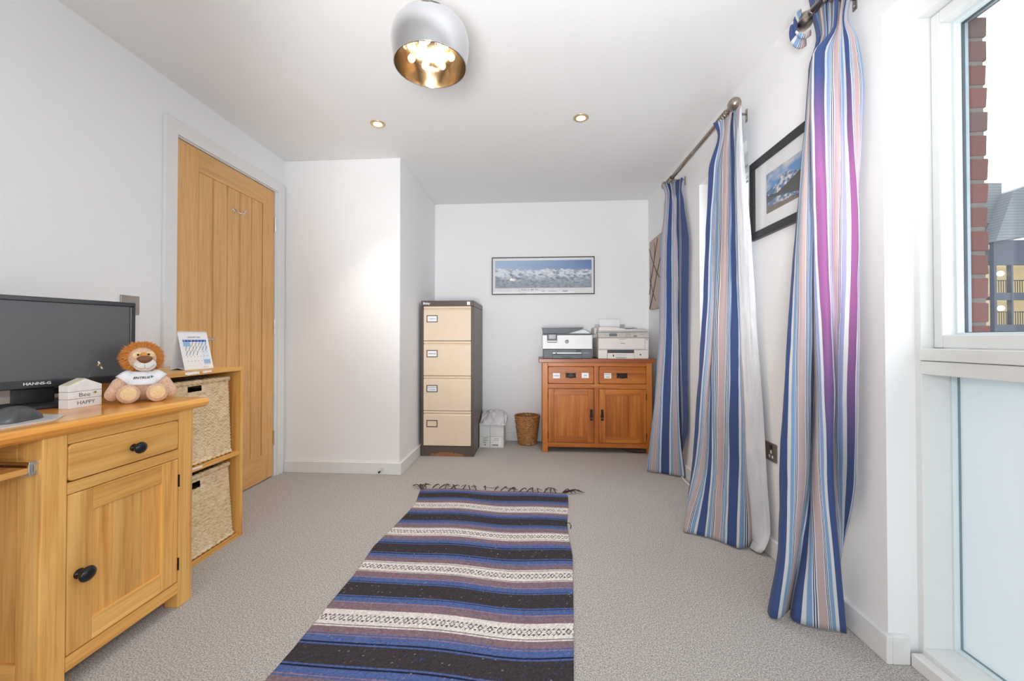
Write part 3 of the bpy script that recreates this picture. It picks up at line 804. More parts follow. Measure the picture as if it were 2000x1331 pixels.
def limb(pts, rads, m):
    for (a, ra), (b_, rb) in zip(list(zip(pts, rads))[:-1], list(zip(pts, rads))[1:]):
        a, b_ = Vector(a), Vector(b_)
        for i in range(6):
            t_ = i / 5; r_ = ra + (rb - ra) * t_; m.ell(a.lerp(b_, t_), (r_, r_, r_), 14, 9)
for s in (-1, 1):
    limb([(.034 * s, .0, .098), (.066 * s, -.008, .070), (.084 * s, -.022, .033)], [.020, .024, .0245], m)
    limb([(.026 * s, .0, .028), (.041 * s, -.05, .032)], [.028, .027], m)
    m.ell((.0415 * s, -.068, .0355), (.0345, .017, .0355), 24, 14)
bo = part('body', m, M['fur'], LI, fixn=False)
rm = bo.modifiers.new('remesh', 'REMESH'); rm.mode = 'VOXEL'; rm.voxel_size = .003; rm.use_smooth_shade = True
sm = bo.modifiers.new('smooth', 'SMOOTH'); sm.iterations = 4; sm.factor = .5
for s in (-1, 1):
    part('foot_pad', MB().ell((.0415 * s, -.0825, .037), (.0245, .0045, .025), 20, 10), M['cream'], LI, smooth=True)
# mane: a ring of tufts round the head
m = MB(); r = random.Random(11)
m.ell((0, .006, .168), (.054, .032, .050), 24, 14)
def tuft(p, d, L_, w_):
    d = d.normalized(); a = d.cross(Vector((.3, .2, 1))).normalized(); b_ = d.cross(a)
    n = len(m.v); tip = p + d * L_ + Vector((r.uniform(-1, 1), r.uniform(-1, 1), r.uniform(-1.4, .6))) * .005
    mid = p + d * L_ * .55 + Vector((r.uniform(-1, 1), r.uniform(-1, 1), r.uniform(-1, 1))) * .0015
    for q, s in ((p, 1), (mid, .85)):
        for j in range(4):
            t_ = math.pi / 2 * j; m.v.append(tuple(q + (a * math.cos(t_) + b_ * math.sin(t_)) * w_ * s))
    m.v.append(tuple(tip))
    for j in range(4):
        k = (j + 1) % 4; m.f.append((n + j, n + k, n + 4 + k, n + 4 + j)); m.f.append((n + 4 + j, n + 4 + k, n + 8))
cnt = 0
while cnt < 2600:
    u, v_ = r.uniform(0, 2 * math.pi), math.asin(r.uniform(-1, 1))
    d = Vector((math.cos(v_) * math.cos(u), math.cos(v_) * math.sin(u), math.sin(v_)))
    # leave the face open
    if d.y < -.30 and (d.x / .80) ** 2 + ((d.z + .03) / .82) ** 2 < 1: continue
    p = Vector((d.x * .053, .006 + d.y * .031, .168 + d.z * .049))
    tuft(p, Vector((d.x, d.y * .9 - .15, d.z)), r.uniform(.010, .020), r.uniform(.0012, .0024)); cnt += 1
part('mane', m, M['mane'], LI)
part('muzzle', MB().ell((.006, -.050, .142), (.034, .020, .0255), 28, 16), M['whitefur'], LI, smooth=True)
part('eye_patch', MB().ell((-.017, -.0405, .178), (.016, .007, .014), 18, 10), M['cream'], LI, smooth=True)
part('eye_patch', MB().ell((.020, -.0405, .179), (.016, .007, .014), 18, 10), M['cream'], LI, smooth=True)
part('nose_bridge', MB().ell((.002, -.046, .176), (.012, .012, .014), 18, 10), M['mane'], LI, smooth=True)
nz = MB().ell((0, 0, 0), (.0225, .010, .0145), 24, 14)
nz.v = [(x * (1.0 + .35 * z / .0145), y, z * (1 if z > 0 else 1.05)) for x, y, z in nz.v]
nz.xform(Matrix.Translation((.004, -.0665, .1625)) @ Matrix.Rotation(.15, 4, 'X'))
part('nose', nz, M['browncloth'], LI, smooth=True)
for x, z in ((-.0145, .1805), (.0165, .1815)):
    part('eye', MB().ell((x, -.0475, z), (.0038, .0028, .0042), 12, 8), M['black'], LI, smooth=True)
def onmuz(x, z):
    q = 1 - ((x - .006) / .034) ** 2 - ((z - .142) / .0255) ** 2
    return (x, -.050 - .020 * math.sqrt(max(q, .01)) - .0003, z)
part('mouth', MB().tube([onmuz(.004, .150), onmuz(.004, .140), onmuz(.004, .130)], .0006, 6).tube([onmuz(.004, .131), onmuz(-.006, .127), onmuz(-.016, .1315), onmuz(-.024, .139)], .0006, 6).tube([onmuz(.004, .131), onmuz(.014, .127), onmuz(.026, .134), onmuz(.032, .143)], .0006, 6), M['browncloth'], LI)
# shirt
P = []
for i in range(9):
    z = .064 + .052 * i / 8; row = []
    k_ = math.sqrt(max(0.05, 1 - ((z - .062) / .078) ** 2))
    for j in range(41):
        a = 2 * math.pi * j / 40; row.append((.0485 * k_ * math.cos(a), .004 + .0465 * k_ * math.sin(a), z))
    P.append(row)
m = MB().grid(np.array(P))
for s in (-1, 1):
    m.tube([(.026 * s, .002, .106), (.042 * s, -.001, .094), (.058 * s, -.005, .079)], [.0235, .026, .0275], 20, cap=False)
so = part('shirt', m, M['shirt'], LI, smooth=True, fixn=False)
sd = so.modifiers.new('solid', 'SOLIDIFY'); sd.thickness = .0012; sd.offset = 1
def wrap(mb, off):
    mb.v = [(x, .004 - .0465 * math.sqrt(max(.05, 1 - ((z - .062) / .078) ** 2)) * math.sqrt(max(.05, 1 - (x / .0485) ** 2)) - off + (y + .0), z) for x, y, z in mb.v]; return mb
tm = text_mb('ENTRUS', .0115, Matrix.Translation((-.004, 0, .092)) @ FACE_S, shear=.3, bold=.0003, sx=1.15)
part('shirt_print', wrap(tm, .0019), M['ink'], LI)
M['green'] = pm('green_print', (30, 140, 84), .6)
lf = MB()
for a in (0, 2.1, 4.2): lf.prism([(.0275 + .0028 * math.cos(a) + .0024 * math.cos(t_), .0945 + .0028 * math.sin(a) + .0024 * math.sin(t_)) for t_ in [i * math.pi / 4 for i in range(8)]], 'y', -.0003, .0003)
part('shirt_print', wrap(lf, .0022), M['green'], LI, label='green leaf printed beside the lettering')

# ================================================================ desk calendar
CA = thing('desk_calendar', 'white tent calendar showing January 2025, standing on the oak shelf unit', 'calendar', (-1.60, 1.80, .8455))
zs = .8458
FL, FR, TL, TR = Vector((-1.563, 1.721, zs)), Vector((-1.563, 1.884, zs)), Vector((-1.597, 1.716, 1.018)), Vector((-1.597, 1.879, 1.018))
BL, BR = Vector((-1.636, 1.722, zs)), Vector((-1.634, 1.886, zs))
def slab(a, b_, c, d, th):
    n_ = (b_ - a).cross(d - a).normalized() * th
    m = MB(); m.v = [tuple(q) for q in (a, b_, c, d, a - n_, b_ - n_, c - n_, d - n_)]
    m.f = [(0, 1, 2, 3), (7, 6, 5, 4), (0, 4, 5, 1), (1, 5, 6, 2), (2, 6, 7, 3), (3, 7, 4, 0)]; return m
part('front_sheet', slab(FL, FR, TR, TL, .0012), M['paper'], CA)
part('back_board', slab(BR, BL, TL, TR, .0014), M['paper'], CA)
part('foot_flap', slab(FL + Vector((-.002, 0, .0005)), FR + Vector((-.002, 0, .0005)), (FR + BR) / 2 + Vector((0, 0, .010)), (FL + BL) / 2 + Vector((0, 0, .010)), .001), M['paper'], CA)
part('foot_flap', slab(BR + Vector((.002, 0, .0005)), BL + Vector((.002, 0, .0005)), (FL + BL) / 2 + Vector((0, 0, .010)), (FR + BR) / 2 + Vector((0, 0, .010)), .001), M['paper'], CA)
ex = (FR - FL); ey = (TL - FL); cw, chh = ex.length, ey.length
nx_ = ex.cross(ey).normalized()
def cp(u, v, off=.0004): return tuple(FL + ex * u + ey * v + nx_ * off)
def cq(u0, u1, v0, v1, off=.0005): return MB().quad(cp(u0, v0, off), cp(u1, v0, off), cp(u1, v1, off), cp(u0, v1, off))
CM = Matrix.Identity(4)
for i in range(3): CM[i][0], CM[i][1], CM[i][2] = ex.normalized()[i], ey.normalized()[i], nx_[i]
def ctext(s, u, v, size, mat, name='lettering', **kw):
    part(name, text_mb(s, size, Matrix.Translation(cp(u, v, .0006)) @ CM, depth=.0001, **kw), mat, CA)
M['calblue'] = pm('calendar_blue', (24, 96, 178), .6, var=.01); M['calpale'] = pm('calendar_pale_blue', (150, 190, 226), .6, var=.01); M['calwash'] = pm('calendar_wash', (222, 232, 246), .6, var=.01)
part('header_band', cq(.11, .91, .735, .79), M['calblue'], CA, fixn=False)
part('weekend_band', cq(.685, .93, .10, .735, .0004), M['calwash'], CA, fixn=False)
part('blank_cell', cq(.11, .34, .615, .733, .0006), M['calpale'], CA, fixn=False)
part('blank_cell', cq(.70, .925, .135, .25, .0006), M['calpale'], CA, fixn=False)
ctext('JANUARY 2025', .51, .855, .0105, M['greyink'])
for i, s in enumerate('MTWTFSS'): ctext(s, .165 + .115 * i, .762, .0075, M['whiteink'], bold=.0002)
d = 1
m_all = None
nums = MB()
for rw in range(5):
    for c in range(7):
        if (rw == 0 and c < 2) or d > 31: continue
        q = text_mb(str(d), .0052, Matrix.Translation(cp(.165 + .115 * c, .70 - .12 * rw, .0007)) @ CM, depth=.0001)
        n = len(nums.v); nums.v += q.v; nums.f += [tuple(i + n for i in f) for f in q.f]; d += 1
part('dates', nums, M['greyink'], CA)
st = MB(); r = random.Random(5)
for rw, cs in ((0, range(2, 7)), (1, range(0, 7)), (2, range(0, 4))):
    for c in cs:
        u = .165 + .115 * c; v = .675 - .12 * rw
        a, b_ = Vector(cp(u - .035 + r.uniform(-.01, .01), v - .06, .0012)), Vector(cp(u + .045 + r.uniform(-.01, .01), v + .06, .0012))
        st.tube([a, (a + b_) / 2 + nx_ * .0002, b_], .0007, 5)
part('pen_strokes', st, M['ink'], CA)
part('small_print', cq(.62, .82, .045, .052, .0005), M['greyink'], CA, fixn=False)
sp = MB()
for i in range(20):
    u = .04 + .92 * i / 19; c = Vector(cp(u, 1.0, 0)) + Vector((-.0015, 0, -.002))
    sp.tube([c + Vector((.0055 * math.cos(a), 0, .0055 * math.sin(a))) for a in np.linspace(0, 2 * math.pi, 11)], .0006, 5, cap=False)
part('spiral_binding', sp, M['whiteink'], CA)
# ================================================================ filing cabinet
M['brownmetal'] = pm('brown_steel', (92, 76, 70), .38, .0, var=.02); M['creammetal'] = pm('cream_steel', (232, 212, 186), .4, var=.01)
M['rust'] = pm('worn_brown_paint', (150, 102, 70), .8, var=.1, vscale=80)
FC = thing('filing_cabinet', 'tall brown filing cabinet with four cream drawers', 'filing cabinet', (-.739, 3.67, 0))
fx0, fx1, fy, fyb, fz = -.964, -.514, 3.39, 3.948, 1.31
m = MB().box(fx0, fx0 + .022, fy, fyb, 0, 1.262).box(fx1 - .022, fx1, fy, fyb, 0, 1.262).box(fx0 + .022, fx1 - .022, fyb - .01, fyb, 0, 1.262).box(fx0 + .022, fx1 - .022, fy + .02, fyb - .01, 0, .05)
part('body', m, M['brownmetal'], FC, .003)
part('top', MB().box(fx0, fx1, fy - .001, fyb, 1.2635, fz), M['brownmetal'], FC, .003)
part('plinth', MB().box(fx0 + .022, fx1 - .022, fy + .001, fy + .02, 0, .084), M['brownmetal'], FC, .002)
r = random.Random(2)
xs = np.linspace(-.885, -.60, 16)
top = [(x, .012 + .022 * max(0, math.sin(math.pi * (x + .885) / .285)) ** .6 + r.uniform(-.004, .004)) for x in xs]
part('scuff', MB().prism([(xs[0], .001)] + top + [(xs[-1], .001)], 'y', fy + .0004, fy + .0012), M['rust'], FC, label='orange-brown worn patch')
dz = [(1.262, .972), (.968, .678), (.674, .384), (.380, .090)]
notes = [('CLIENTS',), ('PERSONAL',), ('ACCOUNTS', '& LOANS'), ()]
for (zt2, zb2), nt in zip(dz, notes):
    a, c = fx0 + .024, fx1 - .024
    # front with a lip along the top and a finger groove under it
    prof_ = [(fy + .02, zb2), (fy - .004, zb2), (fy - .006, zb2 + .004), (fy - .006, zt2 - .034), (fy + .004, zt2 - .021), (fy + .006, zt2 - .018), (fy - .004, zt2 - .0165), (fy - .006, zt2 - .014), (fy - .006, zt2 - .003), (fy - .003, zt2), (fy + .02, zt2)]
    d = part('drawer', MB().prism(prof_, 'x', a, c), M['creammetal'], FC)
    hx, hz = a + .028 + .044, zt2 - .105
    h = part('label_holder', MB().box(hx - .047, hx + .047, fy - .0085, fy - .0062, hz - .030, hz - .023).box(hx - .047, hx + .047, fy - .0085, fy - .0062, hz + .023, hz + .030).box(hx - .047, hx - .040, fy - .0085, fy - .0062, hz - .023, hz + .023).box(hx + .040, hx + .047, fy - .0085, fy - .0062, hz - .023, hz + .023), M['brownmetal'], d)
    if nt:
        part('paper_label', MB().box(hx - .040, hx + .040, fy - .0072, fy - .0062, hz - .023, hz + .023), M['label'], d)
        for i, s in enumerate(nt):
            writing('lettering', s, .0145, (hx, fy - .0074, hz + (.009 - .018 * i if len(nt) > 1 else -.001)), FACE_S, M['ink'], d, shear=.25, sx=.95)
writing('logo', 'Bisley', .026, (fx0 + .045, fy - .0012, 1.287), FACE_S, M['whiteink'], FC, bold=.0008, shear=.1)
part('lock', MB().box(-.573, -.547, fy - .003, fy - .001, 1.272, 1.300).lathe([(0, -.0055), (.006, -.0055), (.0065, -.003)], 14, (-.560, fy, 1.286), 'y'), M['chrome'], FC, .001)

# ================================================================ paper box and bag
M['carton'] = pm('white_carton', (226, 228, 228), .7, var=.01)
PB = thing('paper_box', 'white printed paper carton on floor beside filing cabinet', 'box', (-.40, 3.80, 0))
part('carton', MB().box(-.508, -.287, 3.683, 3.93, .001, .208), M['carton'], PB, .002)
m = MB().box(-.4105, -.4085, 3.6815, 3.683, .001, .208).box(-.508, -.287, 3.682, 3.683, .101, .1025)
part('flap_seam', m, M['greyink'], PB)
M['printlilac'] = pm('faded_brown_print', (150, 130, 120), .7)
part('printed_panel', MB().box(-.398, -.308, 3.6818, 3.6828, .018, .098), M['label'], PB)
writing('lettering', 'WHITE', .013, (-.452, 3.6818, .088), FACE_S, M['printlilac'], PB, bold=.0004)
writing('lettering', 'CANON', .012, (-.352, 3.6812, .083), FACE_S, M['printlilac'], PB, bold=.0003)
m = MB(); r = random.Random(8); x = -.393
while x < -.335:
    w_ = r.choice([.0012, .002, .003]); m.box(x, x + w_, 3.6808, 3.6817, .020, .034); x += w_ + r.choice([.0012, .002])
part('barcode', m, M['ink'], PB)
m = MB()
for z in (.070, .064, .052, .046): m.box(-.476, -.476 + r.uniform(.03, .05), 3.6815, 3.6822, z, z + .003)
m.box(-.462, -.448, 3.6815, 3.6822, .022, .034).box(-.39, -.33, 3.6808, 3.6817, .066, .069).box(-.388, -.382, 3.6808, 3.6817, .048, .053).box(-.365, -.359, 3.6808, 3.6817, .048, .053).box(-.34, -.334, 3.6808, 3.6817, .048, .053)
part('small_print', m, M['printlilac'], PB)
n_ = 34; P = np.zeros((n_, n_, 3))
for i in range(n_):
    for j in range(n_):
        u, v_ = j / (n_ - 1), i / (n_ - 1)
        x = -.520 + .245 * u; y = 3.665 + .27 * v_
        e = min(u, 1 - u, v_, 1 - v_)
        z = .214 + .098 * min(1, v_ * 1.3) * (1 - .25 * abs(u - .45) * 2) * min(1, e / .10) ** .5
        z += (float(vnoise(u * 7 + v_ * 2, v_ * 5, 3, 3)) - .5) * .055 * min(1, e / .06)
        z -= .014 * (1 - min(1, e / .05)) * (1 if v_ < .1 else .3)
        x += (float(vnoise(u * 5, v_ * 5, 9, 2)) - .5) * .02; y += (float(vnoise(u * 5, v_ * 5, 12, 2)) - .5) * .02
        P[i, j] = (max(x, -.510), y, max(z, .2105))
M['bag'] = pm('white_polythene', (226, 224, 230), .35, var=.02, vscale=12)
t = thing('paper_bag', 'crumpled white packet lying on the paper carton', 'bag', (-.40, 3.80, .21))
o = part('packet', MB().grid(P), M['bag'], t, smooth=True, fixn=False)
o.modifiers.new('solid', 'SOLIDIFY').thickness = .002
m = MB().tube([(-.285, 3.74, .25), (-.272, 3.73, .285), (-.268, 3.725, .26), (-.272, 3.72, .22), (-.276, 3.715, .17)], [.010, .014, .010, .006, .001], 7)
part('torn_end', m, M['bag'], t)

# ================================================================ woven waste bin
WB = thing('waste_bin', 'round brown woven waste basket between carton and sideboard', 'waste bin', (-.077, 3.855, 0))
n_ = 96; path = [(-.077 + .080 * math.cos(2 * math.pi * i / n_), 3.855 + .080 * math.sin(2 * math.pi * i / n_), math.cos(2 * math.pi * i / n_), math.sin(2 * math.pi * i / n_)) for i in range(n_)]
r = random.Random(5)
m = weave_wall(path, .004, .262, 17, -.034, .0056, .004)
m.v = [(x + r.uniform(-.0008, .0008), y + r.uniform(-.0008, .0008), z + .004 * math.sin(9 * math.atan2(y - 3.855, x + .077) + z * 90) * min(1, z / .03)) for x, y, z in m.v]
part('body', m, M['cane'], WB, smooth=True, fixn=False)
m = MB().lathe([(0, .006), (.07, .006), (.098, .25)], 40, (-.077, 3.855, 0))
part('inside', m, M['cane'], WB, smooth=True)
pt = [(-.077 + .114 * nx, 3.855 + .114 * ny, nx, ny) for x, y, nx, ny in path]
part('rim', rope(pt, .0075, .264, .0016), M['cane'], WB, smooth=True)
part('foot', rope([(-.077 + .080 * nx, 3.855 + .080 * ny, nx, ny) for x, y, nx, ny in path], .006, .0085, .0014), M['cane'], WB, smooth=True)

# ================================================================ sideboard
SB = thing('sideboard', 'rustic oak sideboard with two drawers and two doors, under printers', 'sideboard', (.53, 3.76, 0))
sy, sx0, sx1, sb = 3.57, .060, .997, 3.945
part('top', MB().box(.028, 1.021, 3.548, 3.95, .781, .815), M['rustop'], SB, .004)
for x0_, x1_ in ((sx0, .108), (.949, sx1)):
    part('leg', MB().box(x0_, x1_, sy, sy + .05, 0, .781), M['rus_z'], SB, .003)
    part('leg', MB().box(x0_, x1_, sb - .05, sb, 0, .781), M['rus_z'], SB, .003)
    part('side_panel', MB().box(x0_ + .01, x1_ - .012, sy + .05, sb - .05, .055, .781), M['rus_z'], SB)
def brail(z0, z1): part('rail', MB().box(.1083, .9487, sy + .002, sy + .03, z0, z1), M['rus_x'], SB, .0015)
brail(.749, .781); brail(.557, .596); brail(.048, .088)
part('divider', MB().box(.506, .547, sy + .002, sy + .03, .596, .749), M['rus_z'], SB, .0015)
part('divider', MB().box(.506, .547, sy + .002, sy + .03, .088, .557), M['rus_z'], SB, .0015)
part('back_panel', MB().box(.11, .947, sb - .012, sb - .004, .05, .781), M['rus_z'], SB)
part('base_board', MB().box(.11, .947, sy + .03, sb - .012, .05, .07), M['rus_x'], SB)
def pull(parent, x, z):
    m = MB().prism([(x - .046, z - .024), (x - .034, z - .020), (x + .034, z - .020), (x + .046, z - .024), (x + .044, z), (x + .046, z + .024), (x + .030, z + .021), (x - .030, z + .021), (x - .046, z + .024), (x - .044, z)], 'y', sy - .005, sy - .0012)
    part('handle_plate', m, M['iron'], parent, .0008)
    a = [(x - .030, sy - .010, z + .013), (x - .036, sy - .014, z - .004), (x - .022, sy - .019, z - .017), (x, sy - .021, z - .020), (x + .022, sy - .019, z - .017), (x + .036, sy - .014, z - .004), (x + .030, sy - .010, z + .013)]
    part('handle', MB().tube(catmull(a, 20), .0032, 8).ell((x - .022, sy - .009, z + .014), (.006, .005, .006), 10, 6).ell((x + .022, sy - .009, z + .014), (.006, .005, .006), 10, 6), M['iron'], parent, smooth=True)
def sticky(parent, x, z, *lines):
    part('paper_label', MB().box(x - .030, x + .030, sy - .0022, sy - .0012, z - .0225, z + .0225), M['label'], parent)
    for i, s in enumerate(lines):
        writing('lettering', s, .014, (x, sy - .0024, z + (.010 - .021 * i if len(lines) > 1 else 0)), FACE_S, M['ink'], parent, shear=.2, sx=.9)
def rr2(x0, x1, z0, z1, r_, n=5): return rrect(x0, x1, z0, z1, r_, n)
d = part('drawer', MB().prism(rr2(.1105, .5035, .599, .746, .012), 'y', sy - .001, sy + .02), M['rus_x'], SB, .004)
pull(d, .306, .671); sticky(d, .182, .667, 'CABLES'); sticky(d, .430, .671, 'INK')
d = part('drawer', MB().prism(rr2(.5495, .9465, .599, .746, .012), 'y', sy - .001, sy + .02), M['rus_x'], SB, .004)
pull(d, .743, .671); sticky(d, .622, .669, 'PRINTER', 'PAPER')
def latch(parent, x, z, tilt=0.0):
    m = MB().prism([(x - .013, z + .048), (x + .013, z + .048), (x + .010, z + .030), (x + .013, z - .012), (x - .013, z - .012), (x - .010, z + .030)], 'y', sy - .005, sy - .0012)
    m.prism([(x - .012, z - .030), (x + .012, z - .030), (x + .012, z - .048), (x - .012, z - .048)], 'y', sy - .005, sy - .0012)
    part('latch_plate', m, M['iron'], parent, .0008)
    q = MB().prism([(-.008, .012), (.008, .012), (.015, -.028), (.012, -.034), (-.012, -.034), (-.015, -.028)], 'y', -.013, -.006).xform(Matrix.Translation((x, sy, z + .012)) @ Matrix.Rotation(tilt, 4, 'Y'))
    part('latch_drop', q, M['iron'], parent, .001)
def bdoor(x0, x1, boards, lx, tilt, hx):
    z0, z1, sw = .091, .554, .052
    dd_ = part('door', MB().prism(rr2(x0, x1, z0, z1, .012), 'y', sy + .008, sy + .02), M['rus_z'], SB)
    for a, c in ((x0, x0 + sw), (x1 - sw, x1)):
        part('stile', MB().box(a, c, sy - .001, sy + .018, z0, z1), M['rus_z'], dd_, .003)
    for a, c in ((z0, z0 + sw), (z1 - sw, z1)):
        part('rail', MB().box(x0 + sw, x1 - sw, sy - .0005, sy + .018, a, c), M['rus_x'], dd_, .002)
    for a, c in zip(boards[:-1], boards[1:]):
        part('panel_board', MB().box(a, c, sy + .005, sy + .012, z0 + sw, z1 - sw), M['rus_z'], dd_)
    latch(dd_, lx, .330, tilt)
    for z in (.49, .15): part('hinge', MB().box(hx - .003, hx + .003, sy - .003, sy + .004, z - .026, z + .026), M['iron'], dd_, .001)
bdoor(.1105, .5035, [.1625, .29, .39, .4515], .482, 0, .1095)
bdoor(.5495, .9465, [.6015, .70, .79, .8945], .575, .12, .948)
t = tag(part('power_lead', MB().tube([(.72, 3.62, .05), (.78, 3.6, .02), (.86, 3.59, .008), (.95, 3.60, .006), (1.03, 3.62, .006)], .003, 6), M['black'], None, smooth=True, origin=(.85, 3.6, 0)), 'thin black lead on floor under the rustic sideboard', 'cable')

# ================================================================ printers
M['hpwhite'] = pm('printer_white', (238, 240, 241), .4, var=.005); M['hpgrey'] = pm('printer_slate_grey', (92, 98, 106), .45, var=.01); M['hpdark'] = pm('printer_dark_grey', (62, 64, 68), .4)
M['epson'] = pm('printer_warm_white', (228, 222, 215), .45, var=.006); M['epanel'] = pm('printer_panel_beige', (206, 198, 190), .45, var=.006); M['scrgrey'] = pm('grey_display', (120, 124, 128), .25); M['silver'] = pm('silver_plastic', (176, 178, 180), .35, .2)
PT = .8155
yh = 3.60
HPP = thing('printer', 'white and slate grey printer with tilted feeder flap, on sideboard left', 'printer', (.28, 3.76, PT))
part('base', MB().box(.070, .492, yh + .006, 3.92, PT, .896), M['hpgrey'], HPP, .004)
part('body', MB().box(.062, .497, yh, 3.93, .898, 1.022), M['hpwhite'], HPP, .006)
part('scanner_lid', MB().box(.066, .490, yh + .004, 3.92, 1.024, 1.034), M['hpdark'], HPP, .002)
part('feeder', MB().prism([(.072, 1.0345), (.26, 1.0345), (.40, 1.072), (.425, 1.083), (.425, 1.086), (.062, 1.088), (.064, 1.080)], 'y', 3.64, 3.88), M['hpgrey'], HPP, .003)
part('feeder_tray', MB().box(.060, .427, 3.636, 3.885, 1.0875, 1.0915), M['silver'], HPP, .001)
part('feeder_wedge', MB().prism([(.285, 1.0345), (.488, 1.0345), (.488, 1.037), (.44, 1.067), (.405, 1.068)], 'y', 3.66, 3.86), M['hpwhite'], HPP, .001)
part('control_panel', MB().prism(rrect(.103, .190, .957, 1.032, .006), 'y', yh - .012, yh - .0005), M['hpdark'], HPP, .003)
part('display', MB().box(.118, .177, yh - .0135, yh - .012, .988, 1.024), M['scrgrey'], HPP)
part('panel_strip', MB().box(.104, .189, yh - .013, yh - .012, .963, .971), M['silver'], HPP)
part('output_slot', MB().box(.148, .400, yh + .002, yh + .0055, .872, .894), M['black'], HPP)
part('output_block', MB().box(.225, .355, yh + .0005, yh + .004, .872, .894), M['hpgrey'], HPP)
part('output_tray', MB().box(.148, .400, yh - .035, yh + .006, .856, .8715), M['silver'], HPP, .003)
part('paper_tray', MB().box(.148, .402, yh - .012, yh + .0055, PT + .001, .852), M['hpgrey'], HPP, .003)
part('tray_grip', MB().box(.232, .32, yh - .0135, yh - .012, .820, .832), M['hpdark'], HPP)
part('tray_mark', MB().box(.176, .186, yh - .0365, yh - .035, .858, .868), M['ink'], HPP)
part('name_strip', MB().box(.415, .468, yh + .0045, yh + .0058, .863, .866), M['silver'], HPP)
cx_, cz_ = .276, .964
m = MB()
ring = [(.0165 * math.cos(a), .0165 * math.sin(a)) for a in np.linspace(0, 2 * math.pi, 36, endpoint=False)]
m.prism([(cx_ + x, cz_ + z) for x, z in ring], 'y', yh - .0012, yh - .0002)
part('logo', m, M['hpdark'], HPP)
m = MB()
def bar(mb, x0_, z0_, x1_, z1_, w_): mb.prism([(cx_ + x0_ - w_, cz_ + z0_), (cx_ + x0_ + w_, cz_ + z0_), (cx_ + x1_ + w_, cz_ + z1_), (cx_ + x1_ - w_, cz_ + z1_)], 'y', yh - .0018, yh - .0012)
bar(m, -.0105, -.009, -.0045, .0155, .0011); bar(m, -.004, -.009, -.001, .004, .0011); bar(m, -.0065, .0025, .0, .0045, .0018)
bar(m, .0015, -.016, .0065, .005, .0011); bar(m, .009, -.007, .0115, .004, .0011); bar(m, .005, .0035, .011, .0055, .0018); bar(m, .004, -.009, .009, -.007, .0018)
part('logo', m, M['hpwhite'], HPP, label='white strokes of the round emblem')

ye = 3.585
EP = thing('printer', 'warm white office printer holding paper sheet, on sideboard right', 'printer', (.757, 3.76, PT))
e0, e1 = .543, .978
part('body', MB().box(e0 + .002, e1 - .002, ye + .012, 3.935, PT, .998), M['epson'], EP, .010, segs=3)
part('front_cover', MB().box(e0 + .004, .945, ye, ye + .02, .898, .996), M['epson'], EP, .006, segs=3)
part('lower_front', MB().box(e0 + .002, .622, ye + .002, ye + .02, PT, .894), M['epson'], EP, .006, segs=3)
part('lower_front', MB().box(.853, e1 - .004, ye + .002, ye + .02, PT, .894), M['epson'], EP, .006, segs=3)
part('side_post', MB().box(.948, e1 - .003, ye + .004, ye + .02, .896, .996), M['epson'], EP, .004)
part('seam', MB().box(e0 + .004, .622, ye + .001, ye + .004, .8945, .897).box(.853, .945, ye + .001, ye + .004, .8945, .897), M['silver'], EP)
part('control_panel', MB().prism([(ye - .004, 1.000), (ye + .004, .9985), (ye + .06, .9985), (ye + .06, 1.044), (ye + .022, 1.044)], 'x', e0 + .002, e1), M['epanel'], EP, .003)
def onp(z): return ye - .004 + (.026) * (z - 1.0) / .044
def pad(name, x0_, x1_, z0_, z1_, mat, th=.0012):
    mb = MB(); a, c = onp(z0_), onp(z1_)
    mb.v = [(x0_, a, z0_), (x1_, a, z0_), (x1_, c, z1_), (x0_, c, z1_), (x0_, a - th, z0_), (x1_, a - th, z0_), (x1_, c - th, z1_), (x0_, c - th, z1_)]
    mb.f = [(0, 1, 2, 3), (4, 5, 6, 7), (0, 1, 5, 4), (1, 2, 6, 5), (2, 3, 7, 6), (3, 0, 4, 7)]
    return part(name, mb, mat, EP)
pad('display', .640, .708, 1.010, 1.036, M['scrgrey'])
for i in range(3):
    for j in range(4): pad('button', .776 + .018 * i, .788 + .018 * i, 1.006 + .0092 * j, 1.012 + .0092 * j, M['silver'])
M['amber'] = pm('amber_key', (224, 190, 110), .5)
pad('button', .842, .866, 1.026, 1.034, M['amber']); pad('button', .846, .876, 1.008, 1.016, M['hpgrey'])
for x in (.600, .728, .745): pad('button', x, x + .012, 1.010, 1.015, M['silver']); pad('button', x, x + .012, 1.026, 1.031, M['silver'])
pad('name_strip', .905, .938, 1.024, 1.030, M['silver'])
part('scanner', MB().box(e0, e1 - .008, ye + .022, 3.93, 1.0455, 1.056), M['silver'], EP, .002)
part('feeder', MB().prism([(.552, 1.0565), (.965, 1.0565), (.955, 1.066), (.80, 1.072), (.70, 1.090), (.565, 1.094), (.553, 1.085)], 'y', ye + .03, 3.90), M['epson'], EP, .005)
part('feeder_hinge', MB().box(.525, .551, 3.70, 3.90, 1.03, 1.088), M['epanel'], EP, .004)
part('exit_tray', MB().prism([(.730, 1.078), (.78, 1.075), (.895, 1.083), (.895, 1.0855), (.78, 1.080), (.69, 1.0905)], 'y', 3.66, 3.86), M['hpgrey'], EP, .001)
part('paper_support', MB().prism([(.556, 1.0945), (.830, 1.0945), (.830, 1.122), (.556, 1.122)], 'y', 3.865, 3.873), M['silver'], EP, .001)
part('output_slot', MB().box(.624, .851, ye + .010, ye + .0125, .866, .893), M['black'], EP)
part('output_flap', MB().box(.626, .848, ye + .004, ye + .0098, .877, .884), M['hpgrey'], EP)
part('paper_tray', MB().box(.624, .851, ye - .010, ye + .0115, PT, .864), M['epson'], EP, .003)
